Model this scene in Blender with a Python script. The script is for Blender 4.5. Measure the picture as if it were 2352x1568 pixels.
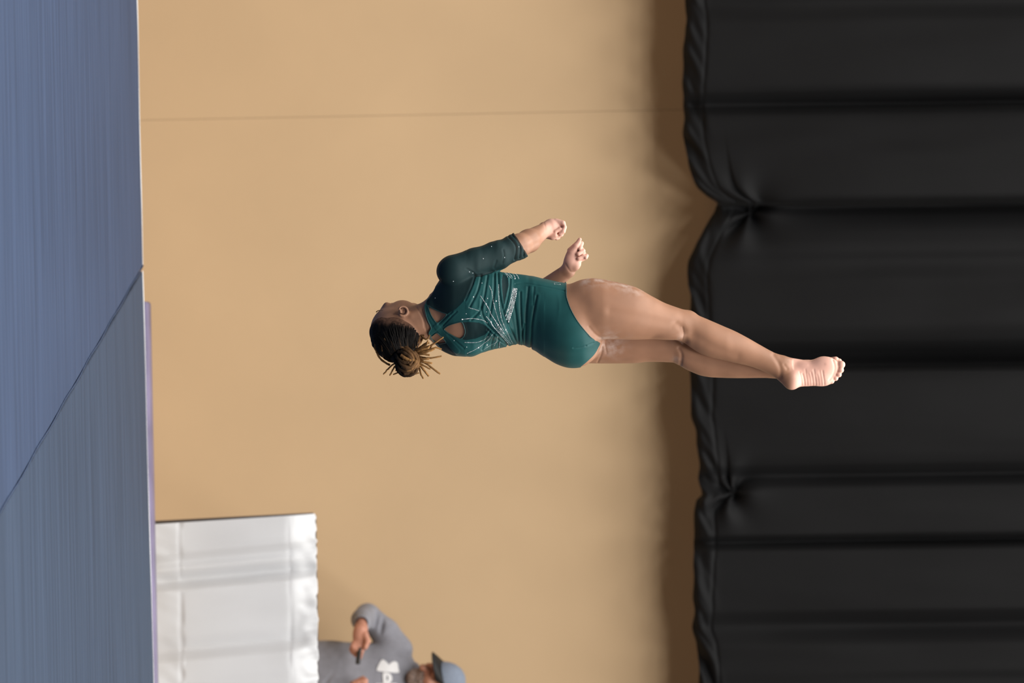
import bpy, math, random
import numpy as np
from mathutils import Matrix, Vector
from mathutils.bvhtree import BVHTree

random.seed(7); RNG = np.random.default_rng(7)
for o in list(bpy.data.objects): bpy.data.objects.remove(o)
SC = bpy.context.scene
COL = SC.collection

# ------------------------------------------------------------------ camera
# portrait shot saved lying on its side: the camera is rolled so that image right is world up
FPX = 9800.0                      # focal length in pixels of the 2352 px wide frame
CAM = np.array([0.0, 0.0, 1.6])
PITCH, ROLL = 110 / FPX, math.radians(1.15)
FWD = np.array([0, math.cos(PITCH), math.sin(PITCH)])
UPV = np.array([0, -math.sin(PITCH), math.cos(PITCH)])
XV = np.array([1.0, 0, 0])
CX = math.cos(ROLL) * UPV + math.sin(ROLL) * XV
CY = math.sin(ROLL) * UPV - math.cos(ROLL) * XV
cd = bpy.data.cameras.new('camera'); cam = bpy.data.objects.new('camera', cd); COL.objects.link(cam)
M = Matrix.Identity(4)
for i in range(3):
    M[i][0], M[i][1], M[i][2], M[i][3] = CX[i], CY[i], -FWD[i], CAM[i]
cam.matrix_world = M
cd.sensor_fit = 'HORIZONTAL'; cd.sensor_width = 36.0; cd.lens = 36.0 * FPX / 2352
cd.clip_end = 200
cd.dof.use_dof = True; cd.dof.focus_distance = 14.0; cd.dof.aperture_fstop = 3.8
SC.camera = cam

# ------------------------------------------------------------------ light: the sports hall
SC.view_settings.view_transform = 'Standard'; SC.view_settings.look = 'None'
SC.view_settings.gamma = 1.0; SC.view_settings.use_curve_mapping = False
SC.view_settings.exposure = 0.0
w = bpy.data.worlds.new('hall'); SC.world = w; w.use_nodes = True
w.node_tree.nodes['Background'].inputs[0].default_value = (0.93, 0.96, 1.0, 1)
w.node_tree.nodes['Background'].inputs[1].default_value = 0.03
LAMP_W = 165.0
for yy, ee in ((18.3, .75), (15.9, 1.0), (13.2, 1.2), (10.2, 1.45), (7.0, 1.7)):      # rows of ceiling lamps along the hall
    for xx in (-6.5, -2.3, 2.0, 6.2):
        ld = bpy.data.lights.new('ceiling_lamp', 'AREA'); ld.shape = 'RECTANGLE'
        ld.size, ld.size_y = 1.3, 2.3; ld.energy = LAMP_W * ee; ld.color = (1.0, 0.965, 0.92)
        lo = bpy.data.objects.new('ceiling_lamp', ld); COL.objects.link(lo)
        lo.location = (xx + 0.25 * math.sin(yy), yy, 8.6)

def Wp(px, py, D):
    return CAM + D * FWD + D / FPX * ((px - 1176) * CX - (py - 784) * CY)
def Gz(px, py, z):                 # point seen at a pixel, on a horizontal surface
    d = FWD + ((px - 1176) * CX - (py - 784) * CY) / FPX
    return CAM + d * (z - CAM[2]) / d[2]

# ------------------------------------------------------------------ materials
def mat(name, col, rough=0.6, spec=0.4, sheen=0.0, metal=0.0, sss=0.0):
    m = bpy.data.materials.new(name); m.use_nodes = True
    b = m.node_tree.nodes['Principled BSDF']
    b.inputs['Base Color'].default_value = (*col, 1); b.inputs['Roughness'].default_value = rough
    b.inputs['Specular IOR Level'].default_value = spec; b.inputs['Metallic'].default_value = metal
    b.inputs['Sheen Weight'].default_value = sheen
    if sss:
        b.inputs['Subsurface Weight'].default_value = sss
        b.inputs['Subsurface Radius'].default_value = (0.012, 0.005, 0.003)
        b.inputs['Subsurface Scale'].default_value = 1.0
    return m
def N(m, t, **kw):
    n = m.node_tree.nodes.new(t)
    for k, v in kw.items(): setattr(n, k, v)
    return n
def L(m, a, b): m.node_tree.links.new(a, b)
def bsdf(m): return m.node_tree.nodes['Principled BSDF']
def mottle(m, scale, vec=(1, 1, 1), amount=0.15, detail=4, bump=0.0, bscale=None):
    """multiply the base colour by a soft noise and add a fine relief"""
    b = bsdf(m); tc = N(m, 'ShaderNodeTexCoord'); mp = N(m, 'ShaderNodeMapping'); mp.inputs['Scale'].default_value = vec
    L(m, tc.outputs['Object'], mp.inputs[0])
    nz = N(m, 'ShaderNodeTexNoise'); nz.inputs['Scale'].default_value = scale; nz.inputs['Detail'].default_value = detail
    L(m, mp.outputs[0], nz.inputs['Vector'])
    mr = N(m, 'ShaderNodeMapRange'); mr.inputs['From Min'].default_value = .3; mr.inputs['From Max'].default_value = .7
    mr.inputs['To Min'].default_value = 1 - amount; mr.inputs['To Max'].default_value = 1 + amount
    L(m, nz.outputs['Fac'], mr.inputs['Value'])
    mx = N(m, 'ShaderNodeMix', data_type='RGBA', blend_type='MULTIPLY'); mx.inputs['Factor'].default_value = 1
    src = b.inputs['Base Color']
    if src.links: L(m, src.links[0].from_socket, mx.inputs['A'])
    else: mx.inputs['A'].default_value = src.default_value
    L(m, mr.outputs['Result'], mx.inputs['B']); L(m, mx.outputs['Result'], src)
    if bump:
        n2 = N(m, 'ShaderNodeTexNoise'); n2.inputs['Scale'].default_value = bscale or scale * 8; n2.inputs['Detail'].default_value = 3
        L(m, mp.outputs[0], n2.inputs['Vector'])
        bp = N(m, 'ShaderNodeBump'); bp.inputs['Strength'].default_value = bump; bp.inputs['Distance'].default_value = .002
        L(m, n2.outputs['Fac'], bp.inputs['Height']); L(m, bp.outputs[0], b.inputs['Normal'])
    return m

WALL = mottle(mat('wall_paint', (0.47, 0.338, 0.204), .75, .25), 1.1, amount=.045, bump=.15, bscale=60)
GAPM = mat('wall_joint', (0.46, 0.33, 0.2), .8, .2)
FLOORM = mottle(mat('hall_floor', (0.42, 0.30, 0.19), .35), 2.5, (1, 8, 1), .12)
BLACK = mottle(mat('black_drape_cloth', (0.0050, 0.0052, 0.0058), .7, .13, sheen=.006), 3, amount=.08, bump=.1, bscale=400)
WHITE = mottle(mat('white_drape_cloth', (0.60, 0.61, 0.625), .7, .3), 4, amount=.02, bump=.1, bscale=300)
def matvinyl(name, col):
    m = mat(name, col, .6, .08)
    mottle(m, 3.0, (.35, 5, 1), .15, 6)
    mottle(m, 9.0, (.25, 9, 1), .06, 3, bump=.06, bscale=30)
    return m
MATL = matvinyl('blue_vinyl_left', (0.033, 0.052, 0.098))
MATR = matvinyl('blue_vinyl_right', (0.034, 0.051, 0.084))
PIPING = mat('white_piping', (0.82, 0.84, 0.86), .3, .5)
LILAC = mottle(mat('lilac_vinyl', (0.15, 0.13, 0.21), .5, .3), 3.2, (1, 1, 1), .35)
STEEL = mat('grey_steel', (0.12, 0.115, 0.12), .45, .5, metal=.6)

# ------------------------------------------------------------------ mesh helpers
def mesh_np(name, V, F, m, parent=None, smooth=True, attrs=None):
    V = np.asarray(V, dtype=np.float32); F = np.asarray(F, dtype=np.int32)
    me = bpy.data.meshes.new(name); k = F.shape[1]
    me.vertices.add(len(V)); me.vertices.foreach_set('co', V.ravel())
    me.loops.add(F.size); me.loops.foreach_set('vertex_index', F.ravel())
    me.polygons.add(len(F)); me.polygons.foreach_set('loop_start', np.arange(0, F.size, k, dtype=np.int32))
    me.polygons.foreach_set('use_smooth', np.full(len(F), smooth))
    me.update(calc_edges=True); me.validate()
    for an, av in (attrs or {}).items():
        a = me.attributes.new(an, 'FLOAT', 'POINT'); a.data.foreach_set('value', np.asarray(av, dtype=np.float32))
    me.materials.append(m)
    o = bpy.data.objects.new(name, me); COL.objects.link(o)
    if parent is not None: o.parent = parent
    return o
def tag(o, label=None, cat=None, group=None, kind=None):
    for k, v in (('label', label), ('category', cat), ('group', group), ('kind', kind)):
        if v: o[k] = v
    return o
def grid_faces(nu, nv):
    i = np.arange(nu - 1)[:, None] * nv + np.arange(nv - 1)[None, :]
    i = i.ravel(); return np.stack([i, i + nv, i + nv + 1, i + 1], 1)
def prism(poly, z0, z1, bev=0.0):
    """closed prism with an optional chamfer on its top edge; poly is a ccw list of (x, y)"""
    n = len(poly); P = np.array(poly, float); c = P.mean(0)
    rings = [(P, z0), (P, z1 - bev)]
    if bev:
        for f in (.35, .75, 1.0):
            a = f * math.pi / 2; D = P - c; D = D / np.linalg.norm(D, axis=1)[:, None]
            rings.append((P - D * bev * (1 - math.cos(a)) * 1.3, z1 - bev + bev * math.sin(a)))
    V, F = [], []
    for R, z in rings: V += [(x, y, z) for x, y in R]
    for r in range(len(rings) - 1):
        for i in range(n):
            j = (i + 1) % n; F.append((r * n + i, r * n + j, r * n + n + j, r * n + n + i))
    t = (len(rings) - 1) * n
    assert n == 4
    F.append((t, t + 1, t + 2, t + 3)); F.append((3, 2, 1, 0))
    return V, F
def tube(pts, rad, seg=8, caps=True):
    P = np.array(pts, float); n = len(P); R = np.full(n, rad) if np.isscalar(rad) else np.array(rad, float)
    T = np.gradient(P, axis=0); T /= np.linalg.norm(T, axis=1)[:, None] + 1e-12
    u = np.cross(T[0], [0.3, 0.5, 0.81]); u /= np.linalg.norm(u)
    V = []
    for i in range(n):
        u = u - T[i] * np.dot(u, T[i]); u /= np.linalg.norm(u) + 1e-12; v = np.cross(T[i], u)
        for k in range(seg):
            a = 2 * math.pi * k / seg; V.append(P[i] + R[i] * (math.cos(a) * u + math.sin(a) * v))
    F = []
    for i in range(n - 1):
        for k in range(seg):
            j = (k + 1) % seg; F.append((i * seg + k, i * seg + j, i * seg + seg + j, i * seg + seg + k))
    if caps:
        V.append(P[0] - T[0] * R[0] * .6); V.append(P[-1] + T[-1] * R[-1] * .6); a, b = len(V) - 2, len(V) - 1
        for k in range(seg):
            j = (k + 1) % seg; F.append((a, j, k, k)); F.append((b, (n - 1) * seg + k, (n - 1) * seg + j, (n - 1) * seg + j))
    return np.array(V), F
def quads_to_mesh(name, V, F, m, parent=None, smooth=True):
    F2 = [tuple(dict.fromkeys(int(i) for i in f)) for f in F]
    me = bpy.data.meshes.new(name); me.from_pydata([tuple(map(float, v)) for v in V], [], F2); me.update()
    for p in me.polygons: p.use_smooth = smooth
    me.materials.append(m); o = bpy.data.objects.new(name, me); COL.objects.link(o)
    if parent is not None: o.parent = parent
    return o
def smooth_poly(pts, n=8, closed=False):
    P = np.array(pts, float); k = len(P); out = []
    rng = range(k) if closed else range(k - 1)
    for i in rng:
        p0 = P[(i - 1) % k] if closed or i > 0 else P[0]; p1 = P[i]; p2 = P[(i + 1) % k]
        p3 = P[(i + 2) % k] if closed or i + 2 < k else P[-1]
        for t in np.arange(n) / n:
            out.append(.5 * (2 * p1 + (p2 - p0) * t + (2 * p0 - 5 * p1 + 4 * p2 - p3) * t * t + (3 * p1 - p0 - 3 * p2 + p3) * t ** 3))
    if not closed: out.append(P[-1])
    return np.array(out)
def curve(xk, yk):
    """smooth interpolation through knots (monotone cubic)"""
    xk = np.array(xk, float); yk = np.array(yk, float)
    d = np.diff(yk) / np.diff(xk); m = np.concatenate([[d[0]], np.where(d[:-1] * d[1:] > 0, 2 * d[:-1] * d[1:] / (d[:-1] + d[1:] + 1e-12), 0), [d[-1]]])
    def f(x):
        x = np.clip(x, xk[0], xk[-1]); i = np.clip(np.searchsorted(xk, x) - 1, 0, len(xk) - 2)
        h = xk[i + 1] - xk[i]; t = (x - xk[i]) / h
        return ((1 + 2 * t) * (1 - t) ** 2 * yk[i] + t * (1 - t) ** 2 * h * m[i] + t * t * (3 - 2 * t) * yk[i + 1] + t * t * (t - 1) * h * m[i + 1])
    return f
def vnoise(x, y, s=0):
    """cheap smooth 2-d value noise in -1..1"""
    xi = np.floor(x).astype(int); yi = np.floor(y).astype(int); fx = x - xi; fy = y - yi
    fx = fx * fx * (3 - 2 * fx); fy = fy * fy * (3 - 2 * fy)
    def h(a, b): return np.modf(np.abs(np.sin(a * 127.1 + b * 311.7 + s * 74.7) * 43758.5453))[0] * 2 - 1
    return (h(xi, yi) * (1 - fx) + h(xi + 1, yi) * fx) * (1 - fy) + (h(xi, yi + 1) * (1 - fx) + h(xi + 1, yi + 1) * fx) * fy

# ------------------------------------------------------------------ the setting
YW = 20.9
fl = quads_to_mesh('floor', *prism([(-9, 4), (9, 4), (9, YW), (-9, YW)], -.1, 0), FLOORM, smooth=False); tag(fl, kind='structure')
wall = quads_to_mesh('wall_back', *prism([(-9, YW + .03), (9, YW + .03), (9, YW + .2), (-9, YW + .2)], 0, 9.0), GAPM, smooth=False); tag(wall, kind='structure')
seam = Wp(900, 265, YW)[0]
for k in range(-2, 4):
    x0 = seam + k * 3.3
    quads_to_mesh('wall_panel', *prism([(x0 + .0007, YW), (x0 + 3.2993, YW), (x0 + 3.2993, YW + .03), (x0 + .0007, YW + .03)], 0, 9.0), WALL, wall, smooth=False)

# landing mats: far edges and the joint between the two are straight lines on the mat top
MZ = 0.29
a0, a1 = Gz(315, 0, MZ), Gz(328, 612, MZ)
b0, b1 = Gz(330, 622, MZ), Gz(355.5, 1568, MZ)
jn = Gz(0, 1180, MZ)
def ext(p, q, t): return p + (q - p) * t
def xy(p): return (float(p[0]), float(p[1]))
jnear = ext(a1, jn, 1.7)
farL = ext(a1, a0, 3.2)
m1 = quads_to_mesh('landing_mat', *prism([xy(farL), (farL[0], jnear[1]), xy(jnear - [.0015, 0, 0]), xy(a1 - [.0015, 0, 0])], 0, MZ, .012), MATL)
tag(m1, 'smooth blue landing mat in front of the bare tan wall, left of the diagonal joint', 'mat')
farR = ext(b0, b1, 2.6)
m2 = quads_to_mesh('landing_mat', *prism([xy(b0 + [.0015, 0, 0]), xy(jnear + [.0015, 0, 0]), (farR[0], jnear[1]), xy(farR)], 0, MZ - .004, .012), MATR)
tag(m2, 'greyer blue landing mat in front of the white drape, right of the diagonal joint', 'mat')
def piping(m, p, q, lo, hi, r, dz_):
    pts = [ext(p, q, t) + np.array([0, .0, dz_ + .0012 * math.sin(t * 9)]) for t in np.linspace(lo, hi, 90)]
    rr = [r * (.8 + .3 * math.sin(t * 17 + 1)) for t in np.linspace(0, 1, 90)]
    quads_to_mesh('piping', *tube(pts, rr, 6), PIPING, m)
piping(m1, a0, a1, -.8, 1.0, .0021, -.0005)
piping(m2, b0, b1, .0, 1.5, .0019, -.0045)
# scuffed lip of the left mat over the joint
lip = [ext(a1, jn, t) + np.array([.004 * math.sin(t * 37) - .004, 0, .0005]) for t in np.linspace(.0, 1.5, 60)]
quads_to_mesh('joint_lip', *tube(lip, .0032, 6), MATL, m1)

# low lilac mat behind the landing mats
YB = 18.1
p0 = Wp(347, 693, YB + .26); p1 = Wp(364.5, 1568, YB + .26)
zt = (p0[2] + p1[2]) / 2
lm = quads_to_mesh('folding_mat', *prism([(p0[0], YB), (p1[0] + 2, YB), (p1[0] + 2, YB + .26), (p0[0], YB + .26)], 0, zt, .01), LILAC)
tag(lm, 'low lilac folding mat edge showing behind the blue landing mats', 'mat')

# ------------------------------------------------------------------ black curtain in front of the wall
YC = 20.6
PXM = FPX / YC                                     # pixels per metre in the curtain plane
hk = [(-900, 1556), (-700, 1560), (-500, 1575), (-350, 1558), (-200, 1560), (-100, 1568), (0, 1570), (50, 1573), (100, 1572), (200, 1570), (300, 1572), (350, 1578), (400, 1588), (430, 1600), (452, 1622), (468, 1645), (482, 1641), (500, 1630), (520, 1619), (560, 1600), (600, 1586), (640, 1582), (700, 1583), (800, 1585), (860, 1589), (950, 1590), (1000, 1597), (1060, 1605), (1110, 1610), (1134, 1616), (1150, 1602), (1180, 1592), (1250, 1595), (1300, 1592), (1400, 1592), (1440, 1590), (1480, 1600), (1568, 1605), (1700, 1600), (1850, 1630), (2000, 1608), (2200, 1612), (2500, 1618)]
hemf = curve([k[0] for k in hk], [k[1] for k in hk])
dk = [(-900, .03), (-800, .06), (-700, .0), (-600, .05), (-450, .06), (-350, .0), (-200, .06), (-100, .02), (0, .03), (10, .025), (60, .05), (130, .06), (195, .055), (212, .045), (241, -.02), (268, .035), (300, .05), (380, .07), (450, .078), (464, .07), (476, -.022), (500, -.004), (540, .022), (575, .034), (606, .022), (650, .04), (740, .06), (785, .035), (815, -.02), (846, -.045), (857, .045), (900, .06), (980, .065), (1040, .055), (1068, .038), (1096, -.012), (1125, .025), (1180, .04), (1228, .035), (1247, -.016), (1268, .035), (1340, .05), (1400, .04), (1442, -.004), (1490, .03), (1540, .03), (1570, .02), (1700, .06), (1800, .0), (1950, .06), (2100, .0), (2250, .06), (2500, .02)]
depf = curve([k[0] for k in dk], [k[1] for k in dk])
tt = np.concatenate([np.linspace(0, 150, 60), np.linspace(153, 420, 50), np.linspace(430, 1350, 40)])
def curtain_panel(y0, y1, off, parent, skew):
    py = np.arange(y0, y1 + .1, 3.4); PY, T = np.meshgrid(py, tt, indexing='ij')
    d = 2.2 * depf(PY + skew * T) * (.42 + .58 * (1 - np.exp(-(T / 330) ** 1.5)))
    hem = np.exp(-(T / 42) ** 4)
    ang = PY / 26 + T / 21
    d = d + hem * .034 * vnoise(PY / 62 - T / 26, T / 80, 1) + hem * .014 * vnoise(PY / 26 - T / 15, T / 60, 2)
    d = d - .006 * np.exp(-((T - 46 - 3 * np.sin(PY / 60)) / 4) ** 2)
    d = d + .012 * vnoise(PY / 90, T / 420, 5) + .006 * vnoise(PY / 40, T / 250, 6)
    d = d - .022 * np.exp(-(T / 7) ** 2)                                  # hem turned back under
    for cy_, ct, R in ((488, 92, 75), (1132, 70, 62)):                    # pinched gathers
        dx, dt = PY - cy_, T - ct; r = np.hypot(dx, dt) + 1e-6; th = np.arctan2(dt, dx)
        d = d - .05 * np.exp(-(r / (.45 * R)) ** 2) + .030 * np.exp(-(r / (1.1 * R)) ** 2) * np.sin(4.5 * th + .8) * np.clip(r / 14, 0, 1)
    wav = 4 * vnoise(PY / 38, PY * 0, 3) * np.exp(-T / 30)
    PXX = hemf(PY) + T * (1350 + 1570 - hemf(PY)) / 1350 + wav
    P = CAM + YC * FWD + YC / FPX * ((PXX - 1176)[..., None] * CX - (PY - 784)[..., None] * CY)
    P[..., 1] = YC - d + off
    V = P.reshape(-1, 3); F = grid_faces(len(py), len(tt))
    o = mesh_np('drape_panel', V, F, BLACK, parent)
    s = o.modifiers.new('thick', 'SOLIDIFY'); s.thickness = .003; s.offset = 0
    return o
bc = bpy.data.objects.new('black_curtain', None); COL.objects.link(bc)
tag(bc, 'long black gathered curtain hanging high in front of the tan wall', 'curtain')
curtain_panel(-880, 472, -.012, bc, .012)
curtain_panel(468, 853, .0, bc, .012)
curtain_panel(849, 2450, -.006, bc, .014)
q0, q1 = Wp(2960, -900, YC), Wp(2960, 2480, YC)
quads_to_mesh('curtain_rail', *tube([(q0[0], YC, q0[2]), (q1[0], YC, q1[2])], .03, 10), STEEL, bc)

# ------------------------------------------------------------------ white drape barrier
YD = 18.9
wb = bpy.data.objects.new('drape_barrier', None); COL.objects.link(wb)
tag(wb, 'low white ruffled drape barrier standing behind the blue mats', 'drape')
py = np.arange(0, 900, 2.0)
tt = np.concatenate([np.linspace(0, 60, 40), np.linspace(63, 330, 60), np.linspace(334, 470, 40)])
PY, T = np.meshgrid(py, tt, indexing='ij')      # PY from the left edge, T down from the top
fk = [(0, .028), (40, .030), (58, .027), (84, .011), (97, .014), (126, -.003), (152, .021), (195, .019), (250, .006), (284, -.003), (314, .022), (350, .027), (400, .016), (440, .008), (480, .0), (520, .025), (580, .0), (640, .026), (700, .0), (760, .02), (820, .002), (900, .02)]
ff = curve([k[0] for k in fk], [k[1] for k in fk])
d = 2.5 * ff(PY - .03 * (T - 60)) * np.clip(.35 + T / 90, 0, 1)
top = np.exp(-(T / 34) ** 4)
d = d + top * (.010 * vnoise(PY / 13, T / 60, 1) + .008 * vnoise(PY / 28 + T / 50, T / 40, 2))
d = d - .0025 * np.exp(-((T - 60 - 3 * vnoise(PY / 40, PY * 0, 4)) / 6) ** 2) - .003 * np.exp(-((T - 312 - 2 * vnoise(PY / 50, PY * 0, 9)) / 4) ** 2)
d = d + .006 * vnoise(PY / 45, T / 140, 7) + .004 * vnoise(PY / 25 + T / 60, T / 50, 8) * (T > 306)
dz = 3.0 * vnoise(PY / 9, PY * 0, 6) * np.exp(-T / 8)
PXX = 726 + .014 * PY - T + dz
PYY = 1178.5 + PY + .062 * T
P = CAM + YD * FWD + YD / FPX * ((PXX - 1176)[..., None] * CX - (PYY - 784)[..., None] * CY)
P[..., 1] = YD - d
P[..., 2] = np.maximum(P[..., 2], .012)
dc = mesh_np('drape_cloth', P.reshape(-1, 3), grid_faces(len(py), len(tt)), WHITE, wb)
sm = dc.modifiers.new('thick', 'SOLIDIFY'); sm.thickness = .002; sm.offset = 0
def bar(p, q, r, name='upright_pole', parent=wb, m=STEEL): return quads_to_mesh(name, *tube([p, q], r, 10), m, parent)
t0 = Wp(719, 1183, YD + .03); g0 = Wp(355, 1205, YD + .03); g0[2] = .01
bar(t0, g0 + (t0 - g0) * 0, .012)
tr = Wp(733, 2080, YD + .03); bar(t0, tr, .014, 'crossbar')
bar(tr, (tr[0], tr[1], .01), .012)
for p in (g0, tr):
    quads_to_mesh('base_plate', *prism([(p[0] - .0, YD - .02), (p[0] + .3, YD - .02), (p[0] + .3, YD + .28), (p[0] - .0, YD + .28)], 0, .012, .003), STEEL, wb)

# ------------------------------------------------------------------ implicit surfaces for the figures
def smin(a, b, k):
    h = np.maximum(k - np.abs(a - b), 0) / k
    return np.minimum(a, b) - h * h * k * .25
class Vol:
    def __init__(s, lo, hi, h):
        s.lo = np.array(lo, np.float32); s.h = h; s.n = tuple(int(math.ceil((hi[i] - lo[i]) / h)) + 1 for i in range(3))
        s.ax = [s.lo[i] + h * np.arange(s.n[i], dtype=np.float32) for i in range(3)]
        s.F = np.full(s.n, 60.0, np.float32)
    def sub(s, lo, hi):
        sl = []
        for i in range(3):
            a = max(0, int((lo[i] - s.lo[i]) / s.h)); b = min(s.n[i], int((hi[i] - s.lo[i]) / s.h) + 2); sl.append(slice(a, max(a, b)))
        return tuple(sl), s.ax[0][sl[0]][:, None, None], s.ax[1][sl[1]][None, :, None], s.ax[2][sl[2]][None, None, :]
    def put(s, sl, d, k, cut=False):
        if d.size == 0: return
        if cut: s.F[sl] = -smin(-s.F[sl], d, k)           # carve d away
        else: s.F[sl] = smin(s.F[sl], d, k)
    def cone(s, p0, p1, r0, r1, k=6, cut=False):
        p0 = np.array(p0, np.float32); p1 = np.array(p1, np.float32); R = max(r0, r1) + k + 8
        sl, X, Y, Z = s.sub(np.minimum(p0, p1) - R, np.maximum(p0, p1) + R); d = p1 - p0; L2 = float(d @ d) + 1e-6
        t = np.clip(((X - p0[0]) * d[0] + (Y - p0[1]) * d[1] + (Z - p0[2]) * d[2]) / L2, 0, 1)
        D = np.sqrt((X - p0[0] - t * d[0]) ** 2 + (Y - p0[1] - t * d[1]) ** 2 + (Z - p0[2] - t * d[2]) ** 2) - (r0 + (r1 - r0) * t)
        s.put(sl, D.astype(np.float32), k, cut)
    def chain(s, pts, rs, k=4):
        for i in range(len(pts) - 1): s.cone(pts[i], pts[i + 1], rs[i], rs[i + 1], k)
    def ell(s, c, r, k=6, rot=None, cut=False):
        R = max(r) + k + 8; c = np.array(c, np.float32); sl, X, Y, Z = s.sub(c - R, c + R)
        X, Y, Z = X - c[0], Y - c[1], Z - c[2]
        if rot is not None: A = np.array(rot); X, Y, Z = A[0][0] * X + A[0][1] * Y + A[0][2] * Z, A[1][0] * X + A[1][1] * Y + A[1][2] * Z, A[2][0] * X + A[2][1] * Y + A[2][2] * Z
        k0 = np.sqrt((X / r[0]) ** 2 + (Y / r[1]) ** 2 + (Z / r[2]) ** 2); k1 = np.sqrt((X / r[0] ** 2) ** 2 + (Y / r[1] ** 2) ** 2 + (Z / r[2] ** 2) ** 2)
        s.put(sl, (k0 * (k0 - 1) / np.maximum(k1, 1e-5)).astype(np.float32), k, cut)
    def loft(s, xs, top, bot, b, zc, phi=0.0, ratio=False, k=6):
        x0, x1 = xs[0], xs[-1]; R = max(np.array(bot) - np.array(top)) + 30
        sl, X, Y, Z = s.sub((x0 - 20, min(top) - R * .3, min(zc) - R), (x1 + 20, max(bot) + R * .3, max(zc) + R))
        xx = X.ravel(); e = ((curve(xs, bot)(xx) - curve(xs, top)(xx)) / 2)[:, None, None]; cy = ((curve(xs, bot)(xx) + curve(xs, top)(xx)) / 2)[:, None, None]
        bb = curve(xs, b)(xx)[:, None, None]; cz = curve(xs, zc)(xx)[:, None, None]
        c, sn = math.cos(phi), math.sin(phi)
        if ratio: a = e / np.sqrt(c * c + bb * bb * sn * sn); bb = a * bb
        else: a = e
        y, z = Y - cy, Z - cz; u = y * c + z * sn; v = -y * sn + z * c
        k0 = np.sqrt((u / a) ** 2 + (v / bb) ** 2); k1 = np.sqrt((u / a ** 2) ** 2 + (v / bb ** 2) ** 2)
        D = k0 * (k0 - 1) / np.maximum(k1, 1e-4)
        D = np.maximum(D, np.maximum(x0 - X, X - x1))
        s.put(sl, D.astype(np.float32), k)
def surface_nets(F, lo, h, iso=0.0):
    S = F < iso; n = np.array(F.shape)
    c = np.zeros(n - 1, np.uint8)
    for i in (0, 1):
        for j in (0, 1):
            for k in (0, 1): c += S[i:n[0] - 1 + i, j:n[1] - 1 + j, k:n[2] - 1 + k]
    act = (c > 0) & (c < 8); I = np.argwhere(act); idx = np.full(act.shape, -1, np.int32); idx[act] = np.arange(len(I))
    P = np.zeros((len(I), 3), np.float32); W = np.zeros(len(I), np.float32)
    cs = [(i, j, k) for i in (0, 1) for j in (0, 1) for k in (0, 1)]
    val = {q: F[I[:, 0] + q[0], I[:, 1] + q[1], I[:, 2] + q[2]] - iso for q in cs}
    for q in cs:
        for ax in range(3):
            if q[ax]: continue
            r = list(q); r[ax] = 1; r = tuple(r); a, b = val[q], val[r]; x = (a < 0) != (b < 0)
            t = np.where(x, a / np.where(x, a - b, 1), 0)
            p = np.array(q, np.float32)[None, :].repeat(len(I), 0); p[:, ax] = t
            P[x] += p[x]; W[x] += 1
    V = lo + h * (I + P / W[:, None]); faces = []
    for ax in range(3):
        sl0 = [slice(1, n[0] - 1), slice(1, n[1] - 1), slice(1, n[2] - 1)]; sl1 = list(sl0)
        sl0[ax] = slice(0, n[ax] - 1); sl1[ax] = slice(1, n[ax])
        A, B = S[tuple(sl0)], S[tuple(sl1)]
        for flip, X in ((False, A & ~B), (True, ~A & B)):
            e = np.argwhere(X) + [0 if i == ax else 1 for i in range(3)]
            if not len(e): continue
            u, v = (ax + 1) % 3, (ax + 2) % 3; q = []
            for du, dv in ((-1, -1), (0, -1), (0, 0), (-1, 0)):
                p = e.copy(); p[:, u] += du; p[:, v] += dv; q.append(idx[p[:, 0], p[:, 1], p[:, 2]])
            if flip: q = q[::-1]
            faces.append(np.stack(q, 1))
    return V, np.concatenate(faces)
def normals(V, T):
    n = np.cross(V[T[:, 1]] - V[T[:, 0]], V[T[:, 2]] - V[T[:, 0]]); vn = np.zeros_like(V)
    for i in range(3): vn[:, i] = sum(np.bincount(T[:, k], n[:, i], len(V)) for k in range(T.shape[1]))
    return vn / (np.linalg.norm(vn, axis=1)[:, None] + 1e-9)
def tri(Q): return np.concatenate([Q[:, [0, 1, 2]], Q[:, [0, 2, 3]]])
def smooth_mesh(V, Q, it, lam=.5):
    E = np.concatenate([Q[:, [0, 1]], Q[:, [1, 2]], Q[:, [2, 3]], Q[:, [3, 0]]])
    E = np.concatenate([E, E[:, ::-1]]); cnt = np.bincount(E[:, 0], minlength=len(V))[:, None]
    for k in range(it):
        for l in (lam, -lam * 1.04):
            A = np.stack([np.bincount(E[:, 0], V[E[:, 1], i], len(V)) for i in range(3)], 1) / np.maximum(cnt, 1)
            V = V + l * (A - V)
    return V
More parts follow.
